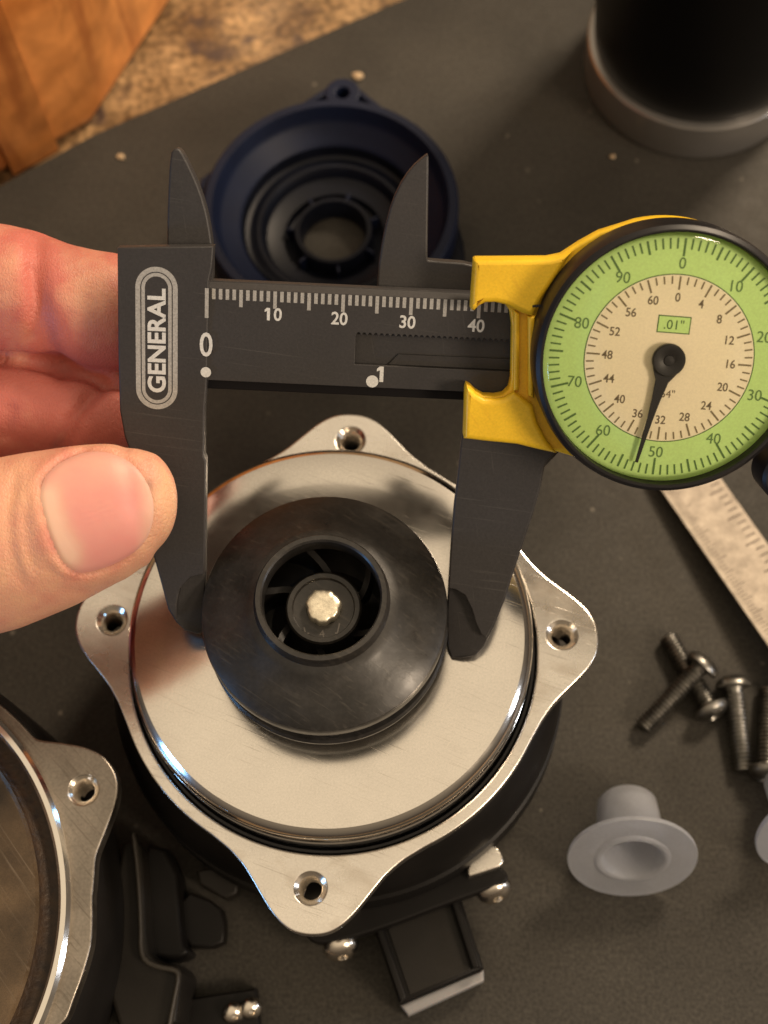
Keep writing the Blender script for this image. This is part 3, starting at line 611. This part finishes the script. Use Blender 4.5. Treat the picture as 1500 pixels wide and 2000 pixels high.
# yellow housing
def arcd(a0, a1, r, n=24): return [(dcx-0.55+r*cos(radians(a0+(a1-a0)*i/n)), dcy+0.15+r*sin(radians(a0+(a1-a0)*i/n))) for i in range(n+1)]
ZY = 4.6
top = lp([(930, 507), (1072, 506), (1100, 500), (1135, 477), (1175, 455)], ZY)
bot = lp([(1090, 888), (1055, 879), (1010, 868), (950, 862), (906, 857), (908, 800), (909, 764)], ZY)
win = lp([(912, 755), (920, 759), (930, 769), (946, 778), (968, 779), (984, 776), (996, 764), (1000, 745), (1001, 700), (1002, 640), (998, 612), (988, 597), (968, 591), (948, 592), (936, 598), (926, 608), (920, 606), (922, 570), (925, 530), (926, 510)], ZY)
house = top+arcd(105, -95, rbz-0.1, 60)+bot+win
slab('slider_base', [house], -1.0, 2.6, MT['yellow'], cal, 0.5, 3) if False else None
# lower layer (whole outline) and two raised pads above and below the window
slab('slider_housing', [house], 0.25, 3.2, MT['yellow'], cal, 0.45, 3)
padt = top[:2]+lp([(1095, 501), (1120, 489), (1100, 520), (1060, 580), (1040, 618), (1020, 612), (1004, 604), (990, 596), (968, 590.5), (948, 591), (936, 597), (926, 607), (920, 605), (922, 570), (925, 530), (926, 510)], ZY)
padb = lp([(1088, 886), (1055, 879), (1010, 868), (950, 862), (906, 857), (908, 800), (909, 764), (912, 756), (920, 760), (930, 770), (946, 779), (968, 780), (984, 777), (1004, 766), (1040, 790), (1050, 825), (1068, 860)], ZY)
slab('slider_pad', [padt], 3.1, ZY+.3, MT['yellow'], cal, 0.75, 4); slab('slider_pad', [padb], 3.1, ZY+.3, MT['yellow'], cal, 0.75, 4)
nk = lp([(1004, 606), (1016, 614), (1015, 764), (1003, 766)], ZY); slab('neck_rib', [nk], 3.1, 4.3, MT['yellow'], cal, 0.5, 3)
nk = lp([(1031, 618), (1046, 618), (1043, 780), (1032, 774)], ZY); slab('neck_rib', [nk], 3.1, 4.5, MT['yellow'], cal, 0.5, 3)
MB().add(*quad(*L.at(1040, 598, ZY+.3), *L.at(1062, 597, ZY+.3), 0.35, ZY+.33)).build('index_mark', MT['needle'], cal, 0)
# bezel and lobe
lathe('bezel', [(rbz-.3, 3.0), (rbz+.1, 3.6), (rbz+.1, 9.2), (rbz-.15, 10.4), (rbz-.7, 10.9), (rg+.25, 10.9), (rg+.0, 10.7), (rg-.05, 10.2), (rg-.05, 8.0)], MT['bezel'], cal, 200, (dcx, dcy, 0))
kn = L.at(1532, 925, 7); lathe('bezel_lock_knob', [(0, 9.6), (3.3, 9.6), (3.8, 9.2), (3.9, 8.6), (3.9, 3.0), (0, 3.0)], MT['bezel'], cal, 48, (kn[0], kn[1], 0))
ZFc = 8.9
lathe('dial_ring', [(ric-.02, ZFc), (rg-.1, ZFc)], MT['green'], cal, 160, (dcx, dcy, 0), 0)
lathe('dial_center', [(0, ZFc+.02), (ric, ZFc+.02)], MT['cream'], cal, 160, (dcx, dcy, 0), 0)
lathe('dial_circle_line', [(ric-.06, ZFc+.04), (ric+.08, ZFc+.04)], MT['inkg'], cal, 160, (dcx, dcy, 0), 0)
DR = radians(-4.6+2.8)     # the dial is turned a little clockwise against the beam
def dpt(ang, r): a = radians(90-ang)+DR; return (dcx+r*cos(a), dcy+r*sin(a))
zt = ZFc+.06
ti = MB(); to = MB(); dn_ = MB()
for i in range(100):
    ln = 2.5 if i % 10 == 0 else (1.95 if i % 5 == 0 else 1.5)
    a = dpt(i*3.6, rg-1.0); b = dpt(i*3.6, rg-1.0-ln); to.add(*quad(*a, *b, 0.24 if i % 5 else 0.3, zt))
for i in range(64):
    ln = 1.9 if i % 4 == 0 else 1.1
    a = dpt(i*5.625, ric-.25); b = dpt(i*5.625, ric-.25-ln); ti.add(*quad(*a, *b, 0.22 if i % 4 else 0.26, zt))
to.build('outer_tick', mat('ring_tick_ink', (0.10, 0.20, 0.05), 0.6), cal, 0); ti.build('inner_tick', mat('center_tick_ink', (0.22, 0.17, 0.09), 0.6), cal, 0)
rn = rg*0.755
for i in range(10): x, y = dpt(i*36, rn); dn_.add(*text_vf(str(i*10), 2.3, x, y, zt, DR, 0.0, 0.95))
dn_.build('outer_numbers', mat('ring_number_ink', (0.13, 0.24, 0.07), 0.6), cal, 0)
dn_ = MB()
for i in range(16): x, y = dpt(i*22.5, ric*0.735); dn_.add(*text_vf(str(i*4), 1.75, x, y, zt, DR, 0.02, 0.9))
dn_.build('inner_numbers', mat('center_number_ink', (0.16, 0.12, 0.07), 0.6), cal, 0)
bxp = dpt(0, 5.0); lb_ = MB(); c_, s_ = cos(DR), sin(DR)
def rect(w_, h_, z): return [(bxp[0]+c_*a-s_*b, bxp[1]+s_*a+c_*b, z) for a, b in ((-w_, -h_), (w_, -h_), (w_, h_), (-w_, h_))]
lb_.add(rect(2.35, 1.25, zt), [(0, 1, 2, 3)]); lb_.build('label_border', MT['inkg'], cal, 0)
MB().add(rect(2.2, 1.1, zt+.02), [(0, 1, 2, 3)]).build('label_box', MT['green'], cal, 0)
MB().add(*text_vf('.01"', 1.9, *bxp, zt+.04, DR, 0.0)).build('label_text', MT['inkg'], cal, 0)
q = dpt(180, 5.0); MB().add(*text_vf('1/64"', 1.6, *q, zt, DR, 0.0)).build('fraction_text', mat('fraction_ink', (0.20, 0.15, 0.09), 0.6), cal, 0)
# needle
nd = radians(180+17.3); na = np.array([sin(nd), cos(nd)]); 
tp = L.at(1243, 903, ZFc+.9); hb_ = np.array(L.at(1306, 703, ZFc+.9)); nv = np.array(tp)-hb_; nl = np.linalg.norm(nv); nv /= nl; npn = np.array([-nv[1], nv[0]])
def npt(a, b): q = hb_+nv*a+npn*b; return (float(q[0]), float(q[1]))
rh = 2.35
nd_out = [npt(a, b) for a, b in ((0.8, 2.2), (2.3, 1.45), (3.2, 0.95), (4.2, 0.85), (6, 0.62), (9, 0.42), (nl, 0.22), (nl, -0.22), (9, -0.42), (6, -0.62), (4.2, -0.85), (3.2, -0.95), (2.3, -1.45), (0.8, -2.2))]
slab('needle', [nd_out], ZFc+.75, ZFc+.95, MT['needle'], cal, 0.04, 1)
lathe('needle_hub', [(rh-.1, ZFc+.5), (rh, ZFc+.7), (rh, ZFc+1.25), (rh-.15, ZFc+1.4), (1.0, ZFc+1.4), (.85, ZFc+1.3), (.8, ZFc+1.3), (.7, ZFc+1.45), (0, ZFc+1.5)], MT['needle'], cal, 64, (float(hb_[0]), float(hb_[1]), 0))
lathe('crystal', [(rg-.08, 10.3), (rg-.5, 11.0), (rg-1.1, 11.35), (rg-2.2, 11.5), (0, 11.6)], MT['glass'], cal, 160, (dcx, dcy, 0))
# prints on the beam
pr = MB(); z = 0.02
X0 = 0.0; yt0 = L.at(404, 563)[1]
zx, zy = L.at(404, 563, headz+.03); pr.add(*quad(zx, zy, zx, L.at(404, 621, headz+.03)[1], 0.55, headz+.03))
for i in range(1, 47):
    x = X0+i*1.0
    ln = 1.55+(1.0 if i % 5 == 0 else 0)
    if i == 0: ln = 4.4
    pr.add(*quad(x, yt0+0.0, x, yt0-ln, 0.52, z))
pr.build('scale_tick', MT['grey'], cal, 0)
nm = MB()
for k, (u, v) in ((10, (534, 614)), (20, (663, 622)), (30, (796, 629)), (40, (930, 636))):
    x, y = L.at(u, v); (nm.add(*text_vf(str(k), 2.6, x, y, z, -0.03, 0.05, 0.95)) if k > 10 else (nm.add(*one_vf(1.85, x-.75, y, z)), nm.add(*text_vf('0', 2.6, x+.65, y, z, -0.03, .05, .95))))
nm.add(*one_vf(2.35, *L.at(745, 731), z)); nm.build('scale_number', MT['white'], cal, 0)
nm = MB(); nm.add(*text_vf('0', 5.0, *L.at(402.5, 673, .4), headz+.03, 0, 0.06, 0.82)); nm.build('zero_mark', MT['white'], cal, 0)
nm = MB()
for (u, v, r, zz) in ((402, 727, 0.78, headz+.03), (727, 745, 0.92, z)):
    x, y = L.at(u, v, zz); MB().add(*flat_vf([circle(x, y, r, 28)], zz)).build('index_dot', MT['white'], cal, 0)
# logo
lx0, ly1 = L.at(264, 519, headz); lx1, ly0 = L.at(348, 801, headz); lz = headz+.03
lx0 = L.at(265, 660, headz)[0]; lx1 = L.at(347, 660, headz)[0]
def ring(a, b): return flat_vf([stadium(lx0+a, lx1-a, ly0+a, ly1-a), stadium(lx0+b, lx1-b, ly0+b, ly1-b)], lz)
lg = MB(); lg.add(*ring(0, .72)); lg.add(*ring(.88, 1.4)); lg.build('logo_outline', MT['grey'], cal, 0)
tx, ty = L.at(306, 666, headz)
tv, tf = text_vf('GENERAL', 4.0, 0, 0, lz, 0, 0.12)
wx = max(a[0] for a in tv)-min(a[0] for a in tv); hx_ = max(a[1] for a in tv)-min(a[1] for a in tv); kx = 15.6/wx; ky = 2.75/hx_
MB().add([(tx-a[1]*ky, ty+a[0]*kx, a[2]) for a in tv], tf).build('logo_text', MT['white'], cal, 0)

# ------------------------------------------------------------------ hand
def skin_mat(name, nail=False):
    m = mat(name, (0.66, 0.33, 0.215), 0.46, 0, 0.10 if not nail else 0.02, 1.7 if not nail else 0.8, 0.0, 1, sss=0.2 if not nail else 0.1, spec=0.45)
    t = m.node_tree; b = t.nodes['Principled BSDF']; mp = [n for n in t.nodes if n.type == 'MAPPING'][0]
    at = t.nodes.new('ShaderNodeAttribute'); at.attribute_name = 'flush_shade'
    n = t.nodes.new('ShaderNodeTexNoise'); n.inputs['Scale'].default_value = 0.22; n.inputs['Detail'].default_value = 6; t.links.new(mp.outputs[0], n.inputs['Vector'])
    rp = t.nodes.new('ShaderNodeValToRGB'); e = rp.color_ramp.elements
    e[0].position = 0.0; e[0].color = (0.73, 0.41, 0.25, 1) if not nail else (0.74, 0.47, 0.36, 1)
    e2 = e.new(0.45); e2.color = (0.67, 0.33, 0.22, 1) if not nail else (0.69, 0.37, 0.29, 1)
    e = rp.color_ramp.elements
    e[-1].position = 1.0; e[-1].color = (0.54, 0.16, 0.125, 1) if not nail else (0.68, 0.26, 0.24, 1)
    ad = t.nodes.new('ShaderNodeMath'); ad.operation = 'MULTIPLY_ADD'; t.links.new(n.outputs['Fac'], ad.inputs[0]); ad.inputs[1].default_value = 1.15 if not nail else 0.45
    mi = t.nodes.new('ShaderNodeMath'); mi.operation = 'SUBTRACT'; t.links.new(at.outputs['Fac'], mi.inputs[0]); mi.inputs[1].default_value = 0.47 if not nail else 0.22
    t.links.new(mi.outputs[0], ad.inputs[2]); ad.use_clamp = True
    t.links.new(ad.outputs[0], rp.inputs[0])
    di = t.nodes.new('ShaderNodeAttribute'); di.attribute_name = 'smudge_fold'; mx = t.nodes.new('ShaderNodeMix'); mx.data_type = 'RGBA'
    t.links.new(di.outputs['Fac'], mx.inputs['Factor']); t.links.new(rp.outputs[0], mx.inputs['A']); mx.inputs['B'].default_value = (0.16, 0.11, 0.10, 1)
    t.links.new(mx.outputs['Result'], b.inputs['Base Color'])
    if not nail:      # fine skin relief: cells and pores
        vo = t.nodes.new('ShaderNodeTexVoronoi'); vo.feature = 'DISTANCE_TO_EDGE'; vo.inputs['Scale'].default_value = 1.5
        ms = t.nodes.new('ShaderNodeMapping'); ms.inputs['Scale'].default_value = (1.5, 0.75, 1); ms.inputs['Rotation'].default_value = (0, 0, 0.3); t.links.new(mp.outputs[0], ms.inputs[0]); t.links.new(ms.outputs[0], vo.inputs['Vector'])
        sm = t.nodes.new('ShaderNodeMapRange'); sm.inputs['From Max'].default_value = 0.16; t.links.new(vo.outputs['Distance'], sm.inputs['Value'])
        bp = t.nodes.new('ShaderNodeBump'); bp.inputs['Distance'].default_value = 0.03*S; t.links.new(sm.outputs[0], bp.inputs['Height'])
        t.links.new(b.inputs['Normal'].links[0].from_socket, bp.inputs['Normal']); t.links.new(bp.outputs[0], b.inputs['Normal'])
    if nail: b.inputs['Roughness'].default_value = 0.5; b.inputs['Subsurface Weight'].default_value = 0.2
    return m
MT['skin'] = skin_mat('skin'); MT['nail'] = skin_mat('fingernail', True)

def tube(stations, n=48, cap=True):
    """stations: list of (centre, half width, half thickness, side vector, normal vector)"""
    v = []; f = []
    for c, a, b, s_, n_ in stations:
        for i in range(n):
            t = 2*pi*i/n; v.append(tuple(np.array(c)+np.array(s_)*a*cos(t)+np.array(n_)*b*sin(t)))
    for i in range(len(stations)-1):
        for j in range(n): k = (j+1) % n; f.append((i*n+j, i*n+k, (i+1)*n+k, (i+1)*n+j))
    f.append(tuple(range(n))[::-1]); f.append(tuple((len(stations)-1)*n+j for j in range(n)))
    return v, f
def limb(path, radii, thick=1.0, nrm=(0, 0, 1), step=0.7, tipsharp=2.3, endcap=True):
    """path: points from tip to root; rounded at the tip"""
    path = np.array(path, float); seg = np.linalg.norm(np.diff(path, axis=0), axis=1); cum = np.concatenate([[0], np.cumsum(seg)]); T = cum[-1]
    ss = np.arange(0, T, step); ss = np.concatenate([[0.02, 0.08, 0.2, 0.4], ss[1:]])
    def smoothpath(s):
        k = np.clip(np.array([s-4, s-2, s, s+2, s+4]), 0, T); return np.array([[np.interp(q, cum, path[:, d]) for d in range(3)] for q in k]).mean(0)
    st = []; Lc = radii[1]*1.05; pts = [smoothpath(s) if s > 5 else np.array([np.interp(s, cum, path[:, d]) for d in range(3)]) for s in ss]
    nrm = np.array(nrm, float)
    for i, s in enumerate(ss):
        a = pts[max(0, i-2)]; b = pts[min(len(pts)-1, i+2)]; t = b-a; t /= np.linalg.norm(t)
        sd_ = np.cross(nrm, t); sd_ /= np.linalg.norm(sd_); n_ = np.cross(t, sd_)
        r = float(np.interp(s, cum, radii)); k = 1.0
        if s < Lc: k = (1-(1-s/Lc)**tipsharp)**(1/tipsharp)
        if endcap and T-s < 5: k *= sqrt(max(0.05, 1-((5-(T-s))/5.0)**2))
        th = float(np.interp(s, cum, thick)) if hasattr(thick, '__len__') else r*thick
        st.append((pts[i], r*k, th*k, sd_, n_))
    return tube(st)
def L3(u, v, z): a = L.at(u, v, z); return (a[0], a[1], z)
hand = MB()
TZ = 8.6
th_path = [L3(346, 984, 7.0), L3(273, 983, TZ-.3), L3(193, 1003, TZ+.4), L3(97, 1035, TZ+1.6), L3(-14, 1068, TZ+2.5), L3(-220, 1125, TZ+1), L3(-420, 1120, -6), L3(-650, 1080, -22)]
th_rad = [9.2, 9.3, 10.7, 12.0, 12.9, 12.8, 14.5, 19]
hand.add(*limb(th_path, th_rad, [7.0, 7.0, 8.2, 9.2, 10.0, 10.5, 13, 16]))
IZ = -15.6
ix = [L3(330, 612, -15.0), L3(215, 612, IZ), L3(110, 592, IZ), L3(50, 575, IZ-.5), L3(-40, 560, IZ-2), L3(-220, 560, -19), L3(-420, 590, -30), L3(-640, 700, -44), L3(-800, 820, -48)]
hand.add(*limb(ix, [8.6, 9.3, 9.4, 10.2, 10.5, 9.8, 10.8, 12, 16], 0.95))
mx_ = [L3(325, 816, -15.5), L3(215, 811, -16.8), L3(110, 806, -17.3), L3(40, 803, -17.3), L3(-60, 800, -18.5), L3(-230, 810, -22), L3(-430, 830, -34), L3(-660, 880, -48), L3(-800, 930, -52)]
hand.add(*limb(mx_, [8.4, 8.7, 8.9, 9.6, 9.8, 9.4, 10.5, 12, 16], 0.98))
rx = [L3(20, 985, -30), L3(-60, 985, -31), L3(-200, 985, -32), L3(-420, 1000, -44), L3(-660, 1040, -52), L3(-820, 1060, -54)]
hand.add(*limb(rx, [7.8, 8.6, 9.2, 9.8, 11, 15], 0.95))
lx = [L3(-60, 1120, -42), L3(-140, 1125, -43), L3(-260, 1130, -44), L3(-440, 1150, -50), L3(-660, 1180, -54), L3(-820, 1190, -54)]
hand.add(*limb(lx, [6.8, 7.4, 7.9, 8.6, 10, 14], 0.95))
palm = [L3(-520, 960, -34), L3(-640, 960, -36), L3(-780, 970, -38), L3(-960, 990, -40), L3(-1120, 1010, -40), L3(-1300, 1020, -38), L3(-1600, 1040, -34)]
hand.add(*limb(palm, [22, 34, 38, 36, 30, 25, 27], [10, 15, 17, 18, 18, 19, 22], tipsharp=2.0))
me = bpy.data.meshes.new('h'); me.from_pydata([(a*S, b*S, c*S) for a, b, c in hand.v], [], hand.f); me.update()
ho = bpy.data.objects.new('h', me); COL.objects.link(ho)
rmod = ho.modifiers.new('r', 'REMESH'); rmod.mode = 'VOXEL'; rmod.voxel_size = 0.00055; rmod.adaptivity = 0
smod = ho.modifiers.new('s', 'SMOOTH'); smod.iterations = 10; smod.factor = 0.5
dg = bpy.context.evaluated_depsgraph_get(); hm = bpy.data.meshes.new_from_object(ho.evaluated_get(dg))
bpy.data.objects.remove(ho)
n = len(hm.vertices); V = np.empty(n*3); hm.vertices.foreach_get('co', V); V = V.reshape(-1, 3)/S
NR = np.empty(n*3); hm.vertices.foreach_get('normal', NR); NR = NR.reshape(-1, 3)
PX = L.px(V)
bvh = BVHTree.FromPolygons([tuple(a) for a in V], [tuple(p.vertices) for p in hm.polygons])
def segd(PXs, pts):
    d = np.full(len(PXs), 1e9)
    for a, b in zip(pts, pts[1:]):
        a = np.array(a, float); b = np.array(b, float); ab = b-a; t = np.clip(((PXs-a)@ab)/ab.dot(ab), 0, 1); d = np.minimum(d, np.linalg.norm(PXs-(a+t[:, None]*ab), axis=1))
    return d
def inside(PXs, poly):
    x, y = PXs[:, 0], PXs[:, 1]; c = np.zeros(len(x), bool); j = len(poly)-1
    for i in range(len(poly)):
        xi, yi = poly[i]; xj, yj = poly[j]
        with np.errstate(divide='ignore', invalid='ignore'): c ^= ((yi > y) != (yj > y)) & (x < (xj-xi)*(y-yi)/(yj-yi+1e-12)+xi)
        j = i
    return c
nail_px = smooth_loop([(84, 940), (104, 915), (130, 897), (175, 880), (225, 886), (262, 906), (286, 936), (300, 970), (303, 1005), (294, 1045), (272, 1075), (225, 1102), (175, 1117), (150, 1119), (124, 1100), (104, 1062), (90, 1017), (79, 972)], 2)
front = (V[:, 2] > 9.5) & (NR[:, 2] > 0.0)
fi = np.where(front)[0]; pxf = PX[fi]; dn2 = segd(pxf, nail_px+[nail_px[0]])/14.2; ins = inside(pxf, nail_px)
sdist = np.where(ins, -dn2, dn2)
# fold is strong round the root and the sides, fades at the free edge
side_w = np.clip((292-pxf[:, 0])/90.0, 0.12, 1)
disp = np.zeros(n)
disp[fi] += np.where(sdist < 0, -0.5*np.clip(-sdist/0.9, 0, 1), 0) + side_w*0.26*np.exp(-((sdist-1.0)/1.0)**2) - side_w*0.34*np.exp(-((sdist-0.15)/0.32)**2)
# creases
def crease(pts, depth, width, cond):
    idx = np.where(cond)[0]; d = segd(PX[idx], pts)/12.5; disp[idx] -= depth*np.exp(-(d/width)**2)
backf = (V[:, 2] < -4) & (NR[:, 2] > -0.2)
crease([(70, 470), (72, 560), (78, 620), (92, 680), (120, 720)], 1.1, 1.7, backf)
crease([(60, 520), (66, 590), (60, 660)], 0.5, 0.9, backf)
crease([(195, 752), (165, 785), (138, 822), (122, 880)], 1.3, 1.3, backf)
crease([(-40, 700), (40, 703), (130, 722), (235, 752)], 1.6, 0.85, backf)
crease([(20, 800), (10, 850)], 0.5, 1.2, backf)
crease([(60, 965), (48, 1010), (52, 1060), (66, 1105)], 0.22, 0.9, front)
crease([(20, 960), (10, 1030), (22, 1120)], 0.22, 1.4, front)
crease([(70, 955), (98, 918), (128, 893), (170, 876)], 0.35, 0.4, front)
crease([(95, 1110), (118, 1128), (150, 1133)], 0.2, 0.5, front)
crease([(30, 930), (18, 1000), (24, 1080), (45, 1140)], 0.22, 0.8, front)
crease([(118, 1150), (170, 1160), (230, 1140)], 0.10, 0.9, front)
V2 = V + NR*disp[:, None]
flush_shade = np.full(n, 0.25)
flush_shade[V[:, 2] < -5] = 0.82
flush_shade[(V[:, 2] < -5) & (PX[:, 1] > 720)] = 0.95  # redder skin behind also stands in for shade between the fingers
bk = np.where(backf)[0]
flush_shade[bk] += 0.45*np.exp(-(segd(PX[bk], [(70, 470), (75, 600), (120, 720), (230, 745)])/40)**2)-0.35*np.exp(-(np.linalg.norm(PX[bk]-np.array([175, 560]), axis=1)/75)**2)-0.25*np.exp(-(np.linalg.norm(PX[bk]-np.array([20, 520]), axis=1)/90)**2)  # redness and shade along the folds, paler spots on the index
flush_shade[fi] += 0.5*np.exp(-(sdist/1.6)**2)*side_w*0.6-0.35*np.clip((pxf[:, 0]-295)/30, 0, 1)
hm.vertices.foreach_set('co', (V2*S).ravel())
fa = hm.attributes.new('flush_shade', 'FLOAT', 'POINT'); fa.data.foreach_set('value', flush_shade.astype(np.float32))
smudge_fold = np.zeros(n); smudge_fold[fi] = 0.55*np.exp(-(np.hypot((pxf[:, 0]-290)/9, (pxf[:, 1]-948)/13))**2)+0.3*np.exp(-(segd(pxf, [(84, 940), (104, 915), (130, 897)])/5)**2)  # grey smudge on the tip, darker line along the nail fold
fa = hm.attributes.new('smudge_fold', 'FLOAT', 'POINT'); fa.data.foreach_set('value', smudge_fold.astype(np.float32))
hm.update()
hand_root = thing('hand', 'bare left hand pinching the caliper head, thumb in front and fingers behind', 'hand', matrix=L.matrix())
link('hand_skin', hm, MT['skin'], hand_root, 180)
# thumbnail
camL = np.array([(CAMP-L.O).dot(L.ex), (CAMP-L.O).dot(L.ey), (CAMP-L.O).dot(L.n)])
npx = np.array(nail_px); cpx = np.array([190., 1000.]); rings = 26; nb = len(npx); vs = []; fs = []; fl = []
def hit(u, v_):
    p = np.array([*L.at(u, v_, 14.0), 14.0]); d = p-camL; d /= np.linalg.norm(d)
    return bvh.ray_cast(Vector(camL), Vector(d))
for i in range(rings+1):
    t = i/rings
    for b_ in npx:
        q = cpx+(b_-cpx)*t*1.02; h, nn_, _, _ = hit(*q)
        off = 0.05-0.22*max(0, (t-0.9)/0.1)**2
        off += 0.012*sin(((q[0]-190)*0.33+(q[1]-1000)*0.95)*0.55)*(1-t)
        vs.append(tuple(h+nn_*off))
        u, v_ = q; d1 = segd(np.array([[u, v_]]), [(92, 975), (108, 1030), (135, 1085)])[0]
        k = 0.85-0.95*math.exp(-(d1/28)**2)-0.6*min(1, max(0, (u-262)/35))-0.28*min(1, max(0, (965-v_)/60)); fl.append(k)
for i in range(rings):
    for j in range(nb): k = (j+1) % nb; fs.append((i*nb+j, i*nb+k, (i+1)*nb+k, (i+1)*nb+j))
no = MB().add(vs, fs).build('thumbnail', MT['nail'], hand_root, 180)
fa = no.data.attributes.new('flush_shade', 'FLOAT', 'POINT'); fa.data.foreach_set('value', np.array(fl, np.float32))
